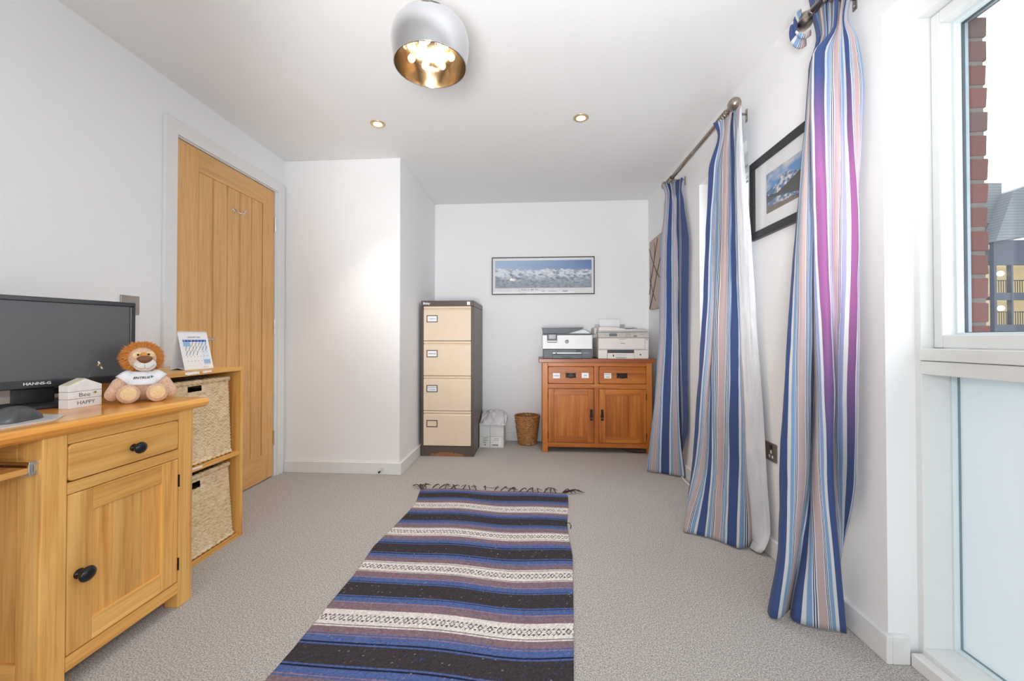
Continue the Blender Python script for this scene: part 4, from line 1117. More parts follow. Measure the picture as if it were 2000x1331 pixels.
part('tray_grip', MB().box(.694, .784, ye - .0115, ye - .010, .847, .852).box(.694, .784, ye - .0115, ye - .010, PT + .004, .832), M['silver'], EP, .001)
part('tray_mark', MB().box(.668, .677, ye - .0115, ye - .010, .834, .852), M['ink'], EP)
part('label', MB().box(.898, .909, ye + .0005, ye + .002, .846, .857), M['ink'], EP)
part('cover_grip', MB().box(.722, .778, ye - .001, ye, .981, .986), M['silver'], EP)
part('side_button', MB().box(.958, .963, ye + .0025, ye + .004, .977, .990), M['ink'], EP)
writing('logo', 'EPSON', .0115, (.754, ye - .0006, .949), FACE_S, M['greyink'], EP, sx=1.15, bold=.0002)
o = part('paper_sheet', slab(Vector((.598, 3.845, 1.094)), Vector((.782, 3.845, 1.094)), Vector((.782, 3.862, 1.172)), Vector((.598, 3.862, 1.172)), .001), M['paper'], None, origin=(.69, 3.85, 1.094))
tag(o, 'white paper sheet standing in feeder of warm white printer', 'paper')

# ================================================================ pictures
def lerp3(a, b_, t_): return a + (b_ - a) * t_[..., None]
def Lc(*c): return np.array(lin(c)[:3])
def pano(nx, nz):  # print colours lightened and hazed to paint in the glare on its glass
    u = np.linspace(0, 1, nx)[None, :].repeat(nz, 0); v = np.linspace(0, 1, nz)[:, None].repeat(nx, 1)
    ridge = .70 - .10 * u + .20 * (vnoise(u * 7, u * 0, 5, 5) - .5) + .09 * (np.abs(vnoise(u * 22, u * 0, 8, 3) - .5) * 2)
    sky = lerp3(Lc(186, 206, 232), Lc(84, 122, 182), np.clip(u * .8 + (v - .6) * .5, 0, 1))
    tex = vnoise(u * 34 + v * 9, v * 15 - u * 9, 2, 5)
    mt = lerp3(Lc(112, 126, 150), Lc(228, 234, 243), np.clip((tex - .30) * 2.4 + (v - .45) * 1.0 + .25 * (1 - u), 0, 1))
    low = lerp3(Lc(104, 116, 128), Lc(186, 194, 206), vnoise(u * 50, v * 22, 4, 4))
    k = np.clip((v - .12) / .35, 0, 1); g = lerp3(low, mt, k)
    c = np.where((v > ridge)[..., None], sky, g)
    return c
def lake(nx, nz):
    u = np.linspace(0, 1, nx)[None, :].repeat(nz, 0); v = np.linspace(0, 1, nz)[:, None].repeat(nx, 1)
    refl = v < .34
    vv = np.where(refl, .34 + (.34 - v) * 1.3, v)
    cl = vnoise(u * 4 + 3, vv * 5, 21, 5)
    sky = lerp3(Lc(96, 150, 204), Lc(214, 208, 206), np.clip((cl - .42) * 3.2 + (vv - .75) * .6, 0, 1))
    r1 = .58 + .16 * np.exp(-((u - .45) / .16) ** 2) + .06 * (vnoise(u * 14, u * 0, 3, 4) - .5) + .04 * u
    snow = lerp3(Lc(82, 118, 160), Lc(232, 226, 226), np.clip((vnoise(u * 22, vv * 18, 6, 4) - .42) * 3.5, 0, 1))
    c = np.where((vv < r1)[..., None], snow, sky)
    r2 = .38 + .34 * np.clip((u - .25) / .7, 0, 1) ** 1.1 + .02 * (vnoise(u * 40, u * 0, 9, 3) - .5)
    hill = lerp3(Lc(58, 56, 54), Lc(92, 90, 76), vnoise(u * 30, vv * 26, 12, 3))
    c = np.where((vv < r2)[..., None], hill, c)
    r3 = .40 + .06 * np.clip(.2 - u, 0, 1) * 5 + .05 * (vnoise(u * 60, u * 0, 14, 2) - .5)
    c = np.where(((vv < r3) & (u < .30))[..., None], Lc(58, 72, 66) + 0 * c, c)
    c = np.where(refl[..., None], c * .85 + Lc(90, 130, 180) * .12, c)
    shore = v < (.17 - .10 * u + .05 * (vnoise(u * 9, u * 0, 17, 3) - .5))
    c = np.where(shore[..., None], lerp3(Lc(92, 80, 72), Lc(140, 126, 112), vnoise(u * 40, v * 40, 19, 3)), c)
    return c
def picture(name, parent, fn, nx, nz, P0, U, V, mat):
    u = np.linspace(0, 1, nx); v = np.linspace(0, 1, nz); P = np.zeros((nz, nx, 3))
    for i in range(3): P[..., i] = P0[i] + U[i] * u[None, :] + V[i] * v[:, None]
    m = MB().grid(P); m.col = fn(nx, nz).reshape(-1, 3); return part(name, m, mat, parent, fixn=False)
M['print'] = vcol('photo_print', .5)
M['glossprint'] = vcol('glazed_photo_print', .12, spec=.6)
M['mount'] = pm('picture_mount', (236, 236, 238), .6, var=.005)
M['blackframe'] = pm('black_picture_frame', (38, 38, 40), .4)
M['glaze'] = glass_mat('picture_glass')
PP = thing('panorama_picture', 'wide framed snowy mountain panorama on back wall', 'picture', (.072, YB, 1.60))
px0, px1, pz0, pz1 = -.424, .568, 1.419, 1.783
m = MB().box(px0, px1, YB - .018, YB, pz1 - .008, pz1).box(px0, px1, YB - .018, YB, pz0, pz0 + .008).box(px0, px0 + .008, YB - .018, YB, pz0 + .008, pz1 - .008).box(px1 - .008, px1, YB - .018, YB, pz0 + .008, pz1 - .008)
part('frame', m, M['blackframe'], PP, .001)
part('mount', MB().box(px0 + .008, px1 - .008, YB - .010, YB - .004, pz0 + .008, pz1 - .008), M['mount'], PP)
picture('print', PP, pano, 320, 110, (px0 + .033, YB - .0105, 1.483), (.932, 0, 0), (0, 0, .268), M['print'])
m = MB(); r = random.Random(6)
for x, z, w_, h_ in ((-.11, 1.464, .012, .006), (-.135, 1.4645, .006, .003), (-.09, 1.464, .028, .003), (-.05, 1.464, .014, .003), (-.02, 1.464, .026, .0055), (.02, 1.465, .03, .003), (-.135, 1.447, .008, .003), (.09, 1.447, .022, .005), (.15, 1.446, .08, .0025), (.29, 1.446, .045, .007), (-.01, 1.447, .004, .004)):
    m.box(px0 + .42 + x - .02, px0 + .42 + x - .02 + w_, YB - .0108, YB - .0102, z, z + h_)
part('caption_marks', m, M['greyink'], PP)
part('glass', MB().box(px0 + .008, px1 - .008, YB - .0135, YB - .012, pz0 + .008, pz1 - .008), M['glaze'], PP)
part('nail', MB().ell((.07, YB - .003, 1.786), (.004, .003, .003), 8, 6), M['iron'], PP)

RP = thing('framed_picture', 'black framed mountain lake photograph with white mount, on right wall', 'picture', (XR, 1.80, 1.65))
y0, y1, z0, z1, fw = 1.50, 2.086, 1.466, 1.845, .036
x_ = XR - .022
m = MB().box(x_, XR, y0, y1, z1 - fw, z1).box(x_, XR, y0, y1, z0, z0 + fw).box(x_, XR, y0, y0 + fw, z0 + fw, z1 - fw).box(x_, XR, y1 - fw, y1, z0 + fw, z1 - fw)
part('frame', m, M['blackframe'], RP, .002)
part('mount', MB().box(XR - .012, XR - .003, y0 + fw, y1 - fw, z0 + fw, z1 - fw), M['mount'], RP)
picture('print', RP, lake, 150, 90, (XR - .0125, 1.955, 1.562), (0, -.325, 0), (0, 0, .182), M['print'])
part('glass', MB().box(XR - .0165, XR - .015, y0 + fw, y1 - fw, z0 + fw, z1 - fw), M['glaze'], RP)
RP.rotation_euler.x = 0.0
# canvas with branches
CV = thing('canvas_picture', 'beige canvas of crossing bare branches on right wall, behind far curtain', 'picture', (XR, 3.65, 1.57))
part('canvas', MB().box(XR - .022, XR, 3.40, 3.857, 1.255, 1.885), pm('beige_canvas', (190, 170, 158), .8, var=.04, vscale=60, bump=.1), CV, .003)
m = MB(); xx = XR - .0225
def br(pts, r0, r1): m.tube([(xx, a, c) for a, c in catmull(pts, 10)], list(np.linspace(r0, r1, 10)), 5)
br([(3.855, 1.40), (3.80, 1.52), (3.72, 1.66), (3.60, 1.86)], .011, .007); br([(3.857, 1.82), (3.76, 1.70), (3.66, 1.60), (3.5, 1.48)], .005, .004)
br([(3.855, 1.265), (3.79, 1.33), (3.70, 1.45), (3.62, 1.56), (3.5, 1.70)], .012, .006); br([(3.85, 1.55), (3.74, 1.40), (3.66, 1.32)], .005, .004)
br([(3.70, 1.70), (3.68, 1.77), (3.70, 1.84)], .008, .003); br([(3.66, 1.50), (3.64, 1.56), (3.68, 1.62)], .006, .003); br([(3.80, 1.52), (3.81, 1.58), (3.80, 1.61)], .006, .002)
m.v = [(max(p[0], xx - .0015), p[1], p[2]) for p in m.v]
part('painted_branches', m, pm('branch_paint', (84, 70, 62), .8), CV)

# ================================================================ socket, lead, door stop
SK = thing('wall_socket', 'brushed steel double socket low on right wall, beside the silver curtain lining', 'socket', (XR, 1.98, .468))
part('plate', MB().prism(rrect(1.905, 2.055, .427, .511, .006), 'x', XR - .006, XR), M['pewter'], SK, .002)
for yc in (1.944, 2.016):
    part('rocker', MB().box(XR - .010, XR - .006, yc - .007, yc + .007, .482, .502), M['blackmat'], SK, .001)
    part('pin_holes', MB().box(XR - .0068, XR - .006, yc - .005, yc + .005, .463, .477).box(XR - .0068, XR - .006, yc - .017, yc - .007, .444, .455).box(XR - .0068, XR - .006, yc + .007, yc + .017, .444, .455), M['white'], SK)
t = tag(part('white_lead', MB().tube(catmull([(1.045, 3.02, .006), (1.030, 2.93, .006), (1.028, 2.82, .006), (1.035, 2.70, .006), (1.045, 2.5, .006), (1.05, 2.3, .006)], 24), .0055, 8), M['white'], None, smooth=True, origin=(1.03, 2.75, 0)), 'white cable on carpet between the two far curtains', 'cable')
DS = thing('door_stop', 'small chrome door stop with black tip on recess baseboard', 'door stop', (-1.11, YO - BT, .035))
part('post', MB().lathe([(0, 0), (.011, 0), (.011, -.003), (.006, -.006), (.006, -.045), (.0075, -.047), (.0075, -.052)], 14, (-1.112, YO - BT, .036), 'y'), M['chrome'], DS, smooth=True)
part('tip', MB().lathe([(.0076, -.050), (.0076, -.062), (.005, -.065), (0, -.065)], 14, (-1.112, YO - BT, .036), 'y'), M['black'], DS)
# ================================================================ curtains (plan outlines at several heights, metres)
C2=[
 (2.150,[(0.959,2.26),(0.974,2.22),(0.984,2.19),(0.992,2.22),(0.998,2.22),(0.992,2.19),(0.991,2.17),(0.99,2.13),(1.0,2.13),(1.012,2.16),(1.007,2.14),(0.989,2.08),(0.997,2.05)]),
 (2.070,[(0.973,2.23),(0.975,2.2),(0.982,2.18),(0.993,2.21),(0.993,2.21),(0.989,2.19),(0.985,2.17),(0.986,2.15),(0.994,2.14),(1.004,2.16),(1.0,2.13),(0.998,2.1),(0.999,2.06)]),
 (1.900,[(0.942,2.28),(0.96,2.24),(0.98,2.25),(0.988,2.28),(0.988,2.28),(0.976,2.24),(0.974,2.2),(0.985,2.16),(1.007,2.17),(1.017,2.18),(1.016,2.15),(1.004,2.11),(1.005,2.09)]),
 (1.500,[(0.928,2.29),(0.941,2.25),(0.964,2.26),(0.971,2.29),(0.971,2.29),(0.962,2.25),(0.962,2.2),(0.97,2.16),(1.0,2.17),(1.007,2.17),(1.014,2.14),(1.014,2.12),(1.012,2.1)]),
 (1.100,[(0.911,2.3),(0.927,2.26),(0.945,2.24),(0.957,2.28),(0.954,2.28),(0.948,2.24),(0.942,2.19),(0.96,2.16),(0.99,2.16),(0.996,2.15),(1.012,2.12),(1.017,2.11),(1.019,2.1)]),
 (0.700,[(0.88,2.29),(0.888,2.24),(0.906,2.22),(0.923,2.23),(0.927,2.22),(0.924,2.2),(0.929,2.17),(0.946,2.15),(0.971,2.14),(0.977,2.12),(1.0,2.1),(1.015,2.09),(1.022,2.08)]),
 (0.350,[(0.849,2.27),(0.853,2.23),(0.866,2.19),(0.889,2.19),(0.896,2.17),(0.905,2.16),(0.912,2.14),(0.923,2.12),(0.953,2.12),(0.961,2.1),(0.986,2.07),(1.005,2.06),(1.024,2.06)]),
 (0.120,[(0.808,2.24),(0.784,2.18),(0.788,2.15),(0.822,2.14),(0.851,2.13),(0.865,2.11),(0.877,2.09),(0.893,2.07),(0.915,2.06),(0.927,2.04),(0.953,2.02),(0.977,2.01),(1.039,2.04)]),
 (0.008,[(0.823,2.24),(0.774,2.19),(0.752,2.135),(0.786,2.12),(0.821,2.1),(0.842,2.085),(0.862,2.075),(0.88,2.06),(0.898,2.04),(0.913,2.02),(0.936,1.995),(0.957,1.985),(1.038,2.03)]),
]
C2L=[
 (2.130,[(0.999,2.065),(1.001,2.06),(1.004,2.05)]),
 (1.900,[(1.002,2.095),(1.002,2.06),(1.017,2.06)]),
 (1.500,[(1.009,2.105),(1.022,2.06),(1.04,2.04)]),
 (1.100,[(1.017,2.105),(1.031,2.05),(1.051,2.02)]),
 (0.700,[(1.022,2.09),(1.04,2.03),(1.055,1.979)]),
 (0.350,[(1.022,2.065),(1.043,2.0),(1.055,1.946)]),
 (0.120,[(1.029,2.04),(1.045,1.98),(1.055,1.92)]),
 (0.030,[(1.028,2.02),(1.02,1.96),(1.035,1.93)]),
 (0.010,[(0.999,1.99),(1.008,1.955),(1.025,1.94)]),
]
C3=[
 (2.210,[(0.987,1.53),(0.979,1.5),(1.003,1.52),(0.987,1.48),(1.011,1.5),(1.022,1.5),(1.005,1.46),(1.03,1.48),(1.013,1.44),(1.016,1.43),(1.047,1.46),(1.036,1.43),(1.054,1.44),(1.049,1.42),(1.052,1.41),(1.055,1.4)]),
 (2.170,[(0.994,1.53),(0.984,1.5),(1.007,1.52),(0.991,1.48),(1.014,1.5),(1.024,1.5),(1.006,1.46),(1.03,1.48),(1.012,1.44),(1.014,1.43),(1.045,1.46),(1.033,1.43),(1.049,1.44),(1.044,1.42),(1.046,1.41),(1.048,1.4)]),
 (2.050,[(0.999,1.51),(0.993,1.49),(1.007,1.5),(1.0,1.48),(1.014,1.49),(1.021,1.49),(1.014,1.47),(1.021,1.47),(1.014,1.45),(1.014,1.44),(1.027,1.45),(1.02,1.43),(1.027,1.43),(1.026,1.42),(1.029,1.415),(1.032,1.41)]),
 (1.970,[(0.998,1.55),(0.989,1.53),(0.979,1.51),(0.976,1.5),(0.986,1.51),(1.003,1.53),(0.994,1.52),(0.973,1.49),(0.96,1.465),(0.974,1.45),(1.004,1.46),(1.017,1.44),(1.026,1.43),(1.031,1.41),(1.037,1.4),(1.047,1.39)]),
 (1.800,[(0.986,1.55),(0.975,1.53),(0.966,1.51),(0.965,1.5),(0.976,1.51),(0.993,1.53),(0.984,1.52),(0.962,1.49),(0.952,1.465),(0.969,1.45),(1.001,1.46),(1.022,1.44),(1.037,1.44),(1.039,1.41),(1.045,1.4),(1.055,1.38)]),
 (1.350,[(0.951,1.56),(0.941,1.54),(0.934,1.52),(0.933,1.49),(0.955,1.49),(0.991,1.52),(0.996,1.53),(0.983,1.51),(0.97,1.48),(0.977,1.45),(0.999,1.455),(1.001,1.43),(1.013,1.41),(1.036,1.39),(1.041,1.385),(1.049,1.4)]),
 (0.800,[(0.896,1.54),(0.888,1.52),(0.897,1.5),(0.92,1.48),(0.947,1.49),(0.982,1.52),(0.993,1.53),(0.974,1.49),(0.978,1.465),(0.994,1.45),(1.02,1.47),(1.032,1.49),(1.025,1.45),(1.037,1.41),(1.043,1.395),(1.044,1.4)]),
 (0.550,[(0.878,1.53),(0.875,1.51),(0.885,1.49),(0.918,1.48),(0.955,1.5),(0.991,1.54),(0.975,1.52),(0.961,1.48),(0.977,1.46),(0.995,1.45),(1.023,1.48),(1.035,1.5),(1.036,1.47),(1.039,1.42),(1.04,1.4),(1.042,1.41)]),
 (0.250,[(0.869,1.53),(0.863,1.5),(0.88,1.49),(0.91,1.5),(0.934,1.52),(0.939,1.5),(0.943,1.47),(0.96,1.455),(0.99,1.45),(1.012,1.445),(1.033,1.47),(1.042,1.48),(1.049,1.485),(1.055,1.489),(1.055,1.491),(1.055,1.501)]),
 (0.008,[(0.83,1.53),(0.824,1.5),(0.855,1.5),(0.893,1.53),(0.917,1.55),(0.893,1.49),(0.937,1.465),(0.97,1.455),(1.005,1.445),(1.027,1.435),(1.034,1.46),(1.035,1.5),(1.036,1.52),(1.036,1.53),(1.032,1.535),(1.028,1.54)]),
]
C1=[
 (2.140,[(0.946,3.12),(0.947,3.08),(0.966,3.1),(0.966,3.06),(0.986,3.08),(0.989,3.05),(1.005,3.06),(1.004,3.02),(1.027,3.05),(1.03,3.02),(1.046,3.03),(1.041,2.98),(1.054,2.98)]),
 (2.060,[(0.969,3.1),(0.973,3.08),(0.985,3.09),(0.989,3.07),(1.001,3.08),(1.001,3.05),(1.014,3.06),(1.013,3.03),(1.029,3.05),(1.029,3.02),(1.042,3.03),(1.041,3.0),(1.046,2.99)]),
 (1.980,[(0.968,3.12),(0.969,3.09),(0.981,3.09),(0.985,3.07),(0.996,3.07),(1.005,3.05),(1.013,3.03),(1.02,3.03),(1.024,3.02),(1.041,3.05),(1.048,3.05),(1.042,3.0),(1.055,2.976)]),
 (1.650,[(0.936,3.12),(0.946,3.09),(0.961,3.09),(0.969,3.07),(0.988,3.07),(0.999,3.05),(1.015,3.03),(1.026,3.03),(1.029,3.02),(1.043,3.05),(1.051,3.05),(1.048,3.0),(1.055,2.883)]),
 (1.100,[(0.926,3.12),(0.94,3.09),(0.955,3.09),(0.963,3.07),(0.985,3.07),(1.001,3.05),(1.016,3.03),(1.027,3.03),(1.031,3.02),(1.044,3.05),(1.048,3.05),(1.042,3.0),(1.055,2.909)]),
 (0.700,[(0.902,3.12),(0.916,3.09),(0.934,3.09),(0.947,3.07),(0.972,3.07),(0.995,3.05),(1.01,3.03),(1.025,3.03),(1.032,3.02),(1.046,3.05),(1.053,3.05),(1.047,3.0),(1.055,2.924)]),
 (0.400,[(0.869,3.1),(0.89,3.08),(0.909,3.07),(0.931,3.06),(0.954,3.05),(0.98,3.03),(0.999,3.01),(1.017,3.0),(1.028,3.0),(1.042,3.03),(1.055,3.037),(1.053,3.0),(1.055,2.928)]),
 (0.008,[(0.823,3.1),(0.863,3.07),(0.89,3.06),(0.92,3.05),(0.938,3.04),(0.972,3.02),(1.004,3.0),(1.035,2.985),(1.055,2.972),(1.051,3.0),(1.044,3.02),(1.033,3.03),(1.022,3.04)]),
]
PER = .178
S1 = [.2, .5, .7, .9, 1.0, 1.2, 1.5, 1.75, 1.9, 2.0, 2.2, 2.9, 3.05]
S2 = [-1.1, -.8, -.5, -.25, 0, .2, .35, .5, .7, .9, 1.1, 1.27, 1.5]
S3 = [-.1, .05, .2, .5, .7, 1.0, 1.3, 1.5, 1.8, 2.0, 2.25, 2.5, 2.74, 3.0, 3.42, 3.75]
def sheet(keys, S, nu=170, nz=110, wob=0.0, seed=0):
    """surface through plan outlines; returns grid of points and the fabric coordinate of each column"""
    keys = sorted(keys, key=lambda k: k[0])
    zs = np.array([k[0] for k in keys]); rows = np.array([catmull(k[1], nu) for k in keys])
    s = catmull(np.array(S)[:, None], nu)[:, 0] if S is not None else np.linspace(0, 1, nu)
    zz = np.unique(np.concatenate([np.linspace(zs[0], zs[-1], nz), zs]))
    P = np.zeros((len(zz), nu, 3))
    # monotone cubic through the heights
    d = np.zeros_like(rows); h = np.diff(zs); sl = np.diff(rows, axis=0) / h[:, None, None]
    for i in range(1, len(zs) - 1):
        a, b_ = sl[i - 1], sl[i]; w1 = 2 * h[i] + h[i - 1]; w2 = h[i] + 2 * h[i - 1]
        ok = (a * b_) > 0
        with np.errstate(divide='ignore', invalid='ignore'):
            d[i] = np.where(ok, (w1 + w2) / (w1 / a + w2 / b_), 0)
    d[0] = sl[0]; d[-1] = sl[-1]
    for k, z in enumerate(zz):
        i = int(np.clip(np.searchsorted(zs, z) - 1, 0, len(zs) - 2)); t_ = (z - zs[i]) / h[i]
        xy = rows[i] * (2 * t_ ** 3 - 3 * t_ ** 2 + 1) + rows[i + 1] * (-2 * t_ ** 3 + 3 * t_ ** 2) + h[i] * (d[i] * (t_ ** 3 - 2 * t_ ** 2 + t_) + d[i + 1] * (t_ ** 3 - t_ ** 2))
        P[k, :, :2] = xy; P[k, :, 2] = z
    if wob:
        uu, vv = np.meshgrid(np.linspace(0, 9, nu), zz * 5)
        P[..., 0] += (vnoise(uu, vv, seed, 3) - .5) * wob * np.minimum(1, (P[..., 2] - zz[0]) * 8 + .2); P[..., 1] += (vnoise(uu, vv, seed + 5, 3) - .5) * wob
    P[..., 0] = np.minimum(P[..., 0], XR - .021)
    return P, s, zz
def fabric(name, light_cast=False):
    k = NT(name); tc = k.node('ShaderNodeUVMap'); sp = k.node('ShaderNodeSeparateXYZ'); k.link(tc.outputs[0], sp.inputs[0])
    fr = k.node('ShaderNodeMath', operation='FRACT'); k.link(sp.outputs['X'], fr.inputs[0])
    Bl, Cr, Lb, Wh, Nv, Pk = (64, 82, 130), (206, 208, 208), (126, 156, 192), (214, 218, 222), (52, 62, 98), (184, 162, 162)
    seq = [(Bl, 53), (Cr, 30), (Lb, 40), (Wh, 8), (Nv, 8), (Wh, 8), (Nv, 8), (Wh, 8), (Pk, 72), (Wh, 8), (Nv, 8), (Wh, 8), (Nv, 8), (Wh, 8), (Lb, 40), (Cr, 30), (Bl, 53)]
    tot = sum(w for _, w in seq); pos = 0; stops = []
    for c, w_ in seq: stops.append((pos / tot, lin(c))); pos += w_
    col = k.ramp(fr.outputs[0], stops, 'CONSTANT')
    if light_cast:
        # violet to magenta light cast, painted into the later stripes over their middle height
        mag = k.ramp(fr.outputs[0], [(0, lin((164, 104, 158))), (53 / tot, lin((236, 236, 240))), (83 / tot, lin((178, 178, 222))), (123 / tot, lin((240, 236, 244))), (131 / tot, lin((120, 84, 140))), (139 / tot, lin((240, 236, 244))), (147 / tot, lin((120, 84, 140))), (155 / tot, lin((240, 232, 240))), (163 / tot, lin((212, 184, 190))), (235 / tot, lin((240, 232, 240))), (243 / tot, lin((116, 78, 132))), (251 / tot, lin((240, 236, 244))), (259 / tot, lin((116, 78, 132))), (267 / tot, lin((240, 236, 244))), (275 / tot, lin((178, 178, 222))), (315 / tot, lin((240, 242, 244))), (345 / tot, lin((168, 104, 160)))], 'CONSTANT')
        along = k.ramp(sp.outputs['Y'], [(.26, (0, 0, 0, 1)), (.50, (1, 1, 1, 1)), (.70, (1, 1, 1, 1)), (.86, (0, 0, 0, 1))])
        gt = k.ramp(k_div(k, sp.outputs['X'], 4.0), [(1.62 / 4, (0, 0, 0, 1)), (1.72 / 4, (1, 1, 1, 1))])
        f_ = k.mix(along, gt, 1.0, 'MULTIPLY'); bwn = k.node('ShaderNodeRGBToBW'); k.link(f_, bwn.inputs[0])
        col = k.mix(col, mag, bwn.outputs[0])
    weave = k.noise(k.coords((900, 900, 260)), 1, 2, .6)
    col = k.mix(col, k.ramp(weave, [(.3, (.90, .90, .91, 1)), (.7, (1, 1, 1, 1))]), .8, 'MULTIPLY')
    k.link(col, k.b.inputs['Base Color']); k.b.inputs['Roughness'].default_value = .8; k.b.inputs['Specular IOR Level'].default_value = .2
    k.b.inputs['Sheen Weight'].default_value = .1; k.bump(weave, .12, .001); return k.m
def k_div(k, sock, v):
    n = k.node('ShaderNodeMath', operation='DIVIDE'); k.link(sock, n.inputs[0]); n.inputs[1].default_value = v; return n.outputs[0]
M['fabric'] = fabric('striped_fabric'); M['fabric3'] = fabric('striped_fabric_light_cast', True)
def satin():
    k = NT('silver_satin'); f = k.noise(k.coords((14, 14, 5)), 1, 3, .5, .6)
    k.link(k.ramp(f, [(.3, lin((216, 219, 226))), (.7, lin((236, 238, 243)))]), k.b.inputs['Base Color'])
    k.b.inputs['Roughness'].default_value = .36; k.b.inputs['Metallic'].default_value = .12; k.b.inputs['Sheen Weight'].default_value = .2; k.bump(f, .25, .01); return k.m
M['satin'] = satin()
def curtain(label, keys, S, mat, loc, wob, seed):
    t_ = thing('curtain', label, 'curtain', loc, group='striped curtains on the right wall')
    P, s, zz = sheet(keys, S, wob=wob, seed=seed)
    m = MB().grid(P); v = (zz - zz[0]) / (zz[-1] - zz[0])
    m.uv = np.stack([np.broadcast_to(s[None, :] + .5 - .5, P.shape[:2]), np.broadcast_to(v[:, None], P.shape[:2])], -1).reshape(-1, 2)
    o = part('fabric', m, mat, t_, smooth=True, fixn=False)
    so_ = o.modifiers.new('solid', 'SOLIDIFY'); so_.thickness = .0022; so_.offset = 0
    return t_
c1 = curtain('striped curtain nearest the printers, furthest from the camera', C1, S1, M['fabric'], (1.0, 3.05, 0), .008, 1)
c2 = curtain('striped curtain with silver lining turned out, left of black framed photograph', C2, S2, M['fabric'], (.96, 2.12, 0), .010, 2)
c3 = curtain('striped blue curtain with painted-in magenta light cast, beside the near window, closest to camera', C3, S3, M['fabric3'], (.95, 1.47, 0), .007, 3)
P, s, zz = sheet(C2L, None, 40, 90, .004, 9)
# the lining bellies out a little between its edges
o = part('lining', MB().grid(P), M['satin'], c2, smooth=True, fixn=False, label='silver grey satin lining')
so_ = o.modifiers.new('solid', 'SOLIDIFY'); so_.thickness = .0015; so_.offset = 0
# pleated heading of the near curtain flopping over the finial
Q = np.zeros((12, 24, 3))
for i in range(12):
    for j in range(24):
        u, v = j / 23, i / 11
        a = -2.3 + 3.6 * v
        rr_ = .034 + .010 * math.sin(u * 8 + v * 2)
        Q[i, j] = (.985 - rr_ * math.cos(a * .9) * .9 - .012 * (1 - u), 1.525 + .052 * u, 2.128 + rr_ * 1.15 * math.sin(a) - .012 * u * (1 - v))
m = MB().grid(Q); m.uv = [(v_ / 11 * .9 + .45, u_ / 23 * .2) for v_ in range(12) for u_ in range(24)]
o = part('heading_fold', m, M['fabric'], c3, smooth=True, fixn=False)
o.modifiers.new('solid', 'SOLIDIFY').thickness = .003

# ---- curtain poles
def pole(label, y0, y1, f0, f1, brackets):
    t_ = thing('curtain_pole', label, 'curtain pole', (.985, (y0 + y1) / 2, 2.15), group='satin nickel curtain poles')
    part('pole', MB().tube([(.985, y0, 2.152), (.985, (y0 + y1) / 2 , 2.152), (.985, y1, 2.152)], .0125, 16).tube([(.985, (y0 + y1) / 2, 2.152), (.985, y1, 2.152)], .0138, 16), M['nickel'], t_, smooth=True, angle=30)
    for y, s_ in ((y0, -1), (y1, 1)):
        if (s_ < 0 and f0) or (s_ > 0 and f1):
            pr = [(0, .0), (.013, .0), (.014, .010), (.011, .014), (.012, .018), (.020, .026), (.0275, .040), (.030, .054), (.0275, .070), (.018, .083), (0, .088)]
            part('finial', MB().lathe([(a, h * s_) for a, h in pr], 24, (.985, y, 2.152), 'y'), M['nickel'], t_, smooth=True)
    for y in brackets:
        part('bracket', MB().box(.985, XR - .003, y - .006, y + .006, 2.132, 2.139).box(XR - .004, XR, y - .009, y + .009, 2.095, 2.160).box(.978, .992, y - .006, y + .006, 2.132, 2.142), M['nickel'], t_, .001)
        part('screw', MB().lathe([(0, -.005), (.003, -.005), (.004, -.0038)], 10, (XR, y, 2.110), 'x'), M['chrome'], t_)
    return t_
p1 = pole('satin nickel curtain pole over far window, egg finial facing camera', 2.135, 3.10, True, True, (2.148, 3.005))
p2 = pole('satin nickel curtain pole over near window, finial behind curtain heading', -.8, 1.500, False, True, (1.44,))
for y in (3.005 + i * .018 for i in range(5)):
    part('ring', MB().lathe([(.0165 + .003 * math.cos(a), .003 * math.sin(a)) for a in np.linspace(0, 2 * math.pi, 9)], 20, (.985, y, 2.150), 'y'), M['nickel'], p1, smooth=True)
for y in (2.16 + i * .022 for i in range(5)):
    part('ring', MB().lathe([(.0165 + .003 * math.cos(a), .003 * math.sin(a)) for a in np.linspace(0, 2 * math.pi, 9)], 20, (.985, y, 2.150), 'y'), M['nickel'], p1, smooth=True)

# ================================================================ rug
RG = thing('rug', 'long striped blue, black and mauve woven rug with white diamond bands', 'rug', (-.30, 1.7, 0))
Lp = [(2.640, -.752), (2.571, -.742), (2.45, -.722), (2.367, -.712), (2.25, -.718), (2.108, -.733), (1.883, -.763), (1.76, -.756), (1.639, -.750), (1.435, -.760), (1.244, -.767), (1.135, -.774), (.8, -.79), (.5, -.80)]
Rp = [(2.640, .190), (2.58, .202), (2.407, .191), (2.205, .167), (2.052, .165), (1.869, .166), (1.69, .152), (1.528, .139), (1.37, .125), (1.242, .113), (.8, .075), (.5, .05)]
ly = np.array([p[0] for p in Lp][::-1]); lx = np.array([p[1] for p in Lp][::-1]); ry = np.array([p[0] for p in Rp][::-1]); rx_ = np.array([p[1] for p in Rp][::-1])
nr, nc = 620, 232
yv = np.linspace(.55, 2.632, nr); P = np.zeros((nr, nc, 3)); u = np.linspace(0, 1, nc)
for i, y in enumerate(yv):
    a, c = np.interp(y, ly, lx), np.interp(y, ry, rx_)
    P[i, :, 0] = a + (c - a) * u; P[i, :, 1] = y
U, Y = np.meshgrid(u, yv)
wav = .010 * np.sin(U * 5.2 + .6) - .012 * (U - .5) + .006 * np.sin(U * 11 + Y * 2)
P[..., 2] = .007 + .0022 * np.sin(Y * 9 + U * 3) + .0015 * np.sin(U * 14 + Y * 4)
P[..., 1] += wav * 1.0
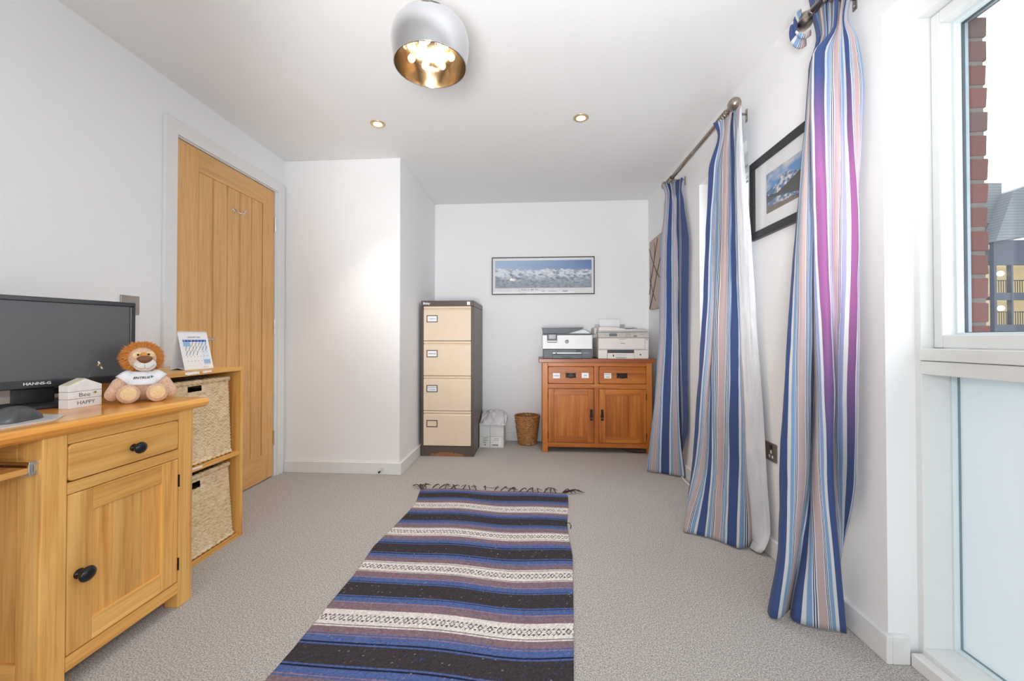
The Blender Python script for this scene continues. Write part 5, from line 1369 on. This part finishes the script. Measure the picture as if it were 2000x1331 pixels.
# stripes: distance from the nearest white band
per = .325; D = np.abs(((Y - 2.363 + per / 2) % per) - per / 2)
side = np.sign(((Y - 2.363 + per / 2) % per) - per / 2)
blue, black, mauve, white, dk, pk, navy = Lc(84, 104, 156), Lc(64, 60, 64), Lc(132, 112, 120), Lc(226, 220, 218), Lc(62, 58, 62), Lc(160, 124, 130), Lc(34, 36, 52)
C = np.zeros((nr, nc, 3)) + black
def band(a, c, col):
    C[(D >= a) & (D < c)] = col
band(.123, .5, black); band(.1155, .1235, blue); band(.111, .116, navy); band(.084, .111, blue); band(.079, .084, pk); band(.074, .079, blue); band(.042, .074, mauve); band(.0, .042, white); band(.0335, .0365, dk)
# woven diamonds in the white bands
cyc = (U * (27)) % 1.0 - .5; V = D * 1.0 * side
dist = np.abs(cyc) * 2.0 + np.abs(V) / .0265
inband = D < .0215
line = inband & (((dist > .40) & (dist < .66)) | (np.abs((np.abs(cyc) * 2.0 - np.abs(V) / .0265) - .42) < .13) & (np.abs(V) > .0085))
C[line] = dk
rs = np.random.RandomState(3); nz_ = rs.rand(nr, nc)
C *= (.72 + .56 * rs.rand(nr, nc))[..., None]
soft = D > .044
C[(nz_ > .997) & soft] = Lc(170, 160, 164); C[(nz_ < .008) & soft] = Lc(52, 84, 160); C[(nz_ > .994) & (nz_ < .997) & soft] = Lc(150, 90, 96)
m = MB().grid(P); m.col = C.reshape(-1, 3)
M['rug'] = vcol('rug_wool', .95, .7, .1, nscale=420)
o = part('weave', m, M['rug'], RG, smooth=True, fixn=False)
so_ = o.modifiers.new('solid', 'SOLIDIFY'); so_.thickness = .006; so_.offset = -1
r = random.Random(9)
M['tassel'] = pm('fringe_wool', (82, 62, 66), .95, var=.1)
def fringe(x, y, dx, dy, curl):
    m = MB(); pts = []
    for i in range(6):
        t_ = i / 5; pts.append((x + dx * t_ + curl * math.sin(t_ * 2.6) , y + dy * t_ - abs(curl) * .4 * t_ * t_, .007 + .018 * math.sin(math.pi * min(1, t_ * 1.05)) + .002))
    m.tube(pts, [.0030, .0034, .0028, .0026, .0022, .0012], 6)
    if r.random() < .6: m.tube([pts[3], (pts[3][0] + r.uniform(-.03, .03), pts[3][1] + .012, .012), (pts[3][0] + r.uniform(-.05, .05), pts[3][1] + .02, .004)], [.002, .0018, .001], 5)
    part('tassel', m, M['tassel'], RG, smooth=True)
x = -.745
while x < .19:
    y = 2.632 + .010 * math.sin((x + .752) / .94 * 5.2 + .6) - .012 * ((x + .752) / .94 - .5)
    fringe(x, y - .004, r.uniform(-.02, .05), r.uniform(.035, .07), r.uniform(-.03, .03)); x += r.uniform(.03, .06)
for k_ in range(4): fringe(-.748 + .006 * k_, 2.63, -.05 + .03 * k_, r.uniform(.03, .07), -.01); fringe(.178 + .005 * k_, 2.62, .04 + .02 * k_, r.uniform(-.01, .03), .02)
m = MB().tube([(.160, 2.19, .008), (.180, 2.185, .012), (.186, 2.16, .008), (.180, 2.135, .006)], .0018, 5)
part('loose_thread', m, M['rug'], RG)

# ================================================================ lights that hang and sit in the ceiling
PX, PY = -.367, 1.40
PD = thing('pendant_light', 'chrome glass globe pendant lamp with lit crystal drops, hanging from ceiling', 'pendant light', (PX, PY, H))
def shade_mat(name, col, rough):
    k = NT(name)
    k.b.inputs['Base Color'].default_value = lin(col); k.b.inputs['Metallic'].default_value = 1.0; k.b.inputs['Roughness'].default_value = rough
    f = k.noise(k.coords(), 6, 2); k.bump(f, .02, .002); return k.m
M['chromeglass'] = shade_mat('mirrored_glass', (214, 216, 220), .10); M['goldglass'] = shade_mat('amber_mirrored_glass', (214, 198, 176), .14)
prof = [(.124, -.0005), (.1295, .030), (.1335, .060), (.135, .080), (.1325, .100), (.125, .122), (.110, .143), (.088, .159), (.060, .169), (.030, .174), (.012, .176)]
DZ = .035
zr = 1.945
part('shade', MB().lathe(prof, 64, (PX, PY, zr)), M['chromeglass'], PD, smooth=True)
part('inner_shade', MB().lathe([(a - .003, h) for a, h in prof[:-1]] + [(.009, .173)], 64, (PX, PY, zr)), M['goldglass'], PD, smooth=True)
part('rim', MB().lathe([(.1245 + .0018 * math.cos(a), .0018 * math.sin(a)) for a in np.linspace(0, 2 * math.pi, 9)], 64, (PX, PY, zr)), M['chromeglass'], PD, smooth=True)
part('cap', MB().lathe([(0, .177), (.022, .177), (.022, .187), (.012, .197), (0, .197)], 24, (PX, PY, zr)), M['chrome'], PD, smooth=True)
part('cable', MB().tube([(PX + .004, PY, zr + .195), (PX + .004, PY, H - .024)], .0035, 10).tube([(PX - .018, PY - .01, zr + .177), (PX - .012, PY, H - .02)], .0009, 6), M['steel'], PD)
part('ceiling_rose', MB().lathe([(0, 0), (.058, 0), (.058, -.018), (.050, -.025), (0, -.025)], 32, (PX, PY, H)), M['chrome'], PD, smooth=True)
part('lamp_holder', MB().lathe([(0, .166), (.05, .162), (.05, .152), (0, .148)], 32, (PX, PY, zr)), M['chrome'], PD, smooth=True)
def glow(name, col, es):
    k = NT(name); k.b.inputs['Base Color'].default_value = lin(col); k.b.inputs['Roughness'].default_value = .15
    k.b.inputs['Emission Color'].default_value = lin(col); k.b.inputs['Emission Strength'].default_value = es; return k.m
M['bulb'] = glow('lit_bulb', (255, 232, 192), 2.6)
def crystal():
    k = NT('crystal_drop'); k.b.inputs['Base Color'].default_value = (1, .95, .85, 1); k.b.inputs['Roughness'].default_value = .05; k.b.inputs['Transmission Weight'].default_value = .7
    k.b.inputs['Emission Color'].default_value = lin((255, 220, 160)); k.b.inputs['Emission Strength'].default_value = .10; return k.m
M['crystal'] = crystal()
for k_ in range(3):
    a = 2.1 * k_ + .5
    part('bulb', MB().ell((PX + .038 * math.cos(a), PY + .038 * math.sin(a), zr + .095), (.014, .014, .026), 14, 10), M['bulb'], PD, smooth=True)
    part('bulb_holder', MB().tube([(PX + .038 * math.cos(a), PY + .038 * math.sin(a), zr + .152), (PX + .038 * math.cos(a), PY + .038 * math.sin(a), zr + .118)], .010, 12), M['chrome'], PD)
r = random.Random(12)
for n_, rad, zz_ in ((7, .072, .040), (4, .032, .020)):
    for k_ in range(n_):
        a = 2 * math.pi * k_ / n_ + (.3 if n_ == 7 else .8); z = zr + zz_ + r.uniform(-.004, .012); x, y = PX + rad * math.cos(a), PY + rad * math.sin(a)
        part('crystal_drop', MB().ell((x, y, z), (.0135, .0135, .0145), 16, 10).tube([(x, y, z + .014), (x, y, zr + .150)], .0006, 5), M['crystal'], PD, smooth=True)
lamp('pendant_glow', 'POINT', (PX, PY, zr + .075), .8, (1, .86, .66), size=.03, parent=None).name = 'pendant_glow'
M['downglow'] = glow('lit_downlight', (255, 232, 192), 2.6); M['goldring'] = pm('warm_metal_ring', (214, 190, 150), .3, .8)
def downlight(x, y, label):
    t_ = thing('downlight', label, 'downlight', (x, y, H), group='recessed ceiling downlights')
    part('trim_ring', MB().lathe([(.030, -.001), (.033, -.005), (.041, -.006), (.046, -.003), (.046, .0)], 36, (x, y, H)), M['goldring'], t_, smooth=True)
    part('baffle', MB().lathe([(.031, -.002), (.024, .018), (.024, .02), (.031, .001)], 32, (x, y, H - .003)), M['goldring'], t_, smooth=True)
    part('lamp_face', MB().lathe([(0, -.0045), (.022, -.0045), (.0235, -.001), (0, -.001)], 28, (x, y, H)), M['downglow'], t_, smooth=True)
    lamp('downlight_beam', 'SPOT', (x, y, H - .02), 14.0, (1, .87, .72), (0, 0, 0), .03, spot=1.45)
    return t_
downlight(-.973, 2.45, 'lit recessed downlight nearer the oak door')
downlight(.275, 2.465, 'lit recessed downlight nearer the curtain pole')
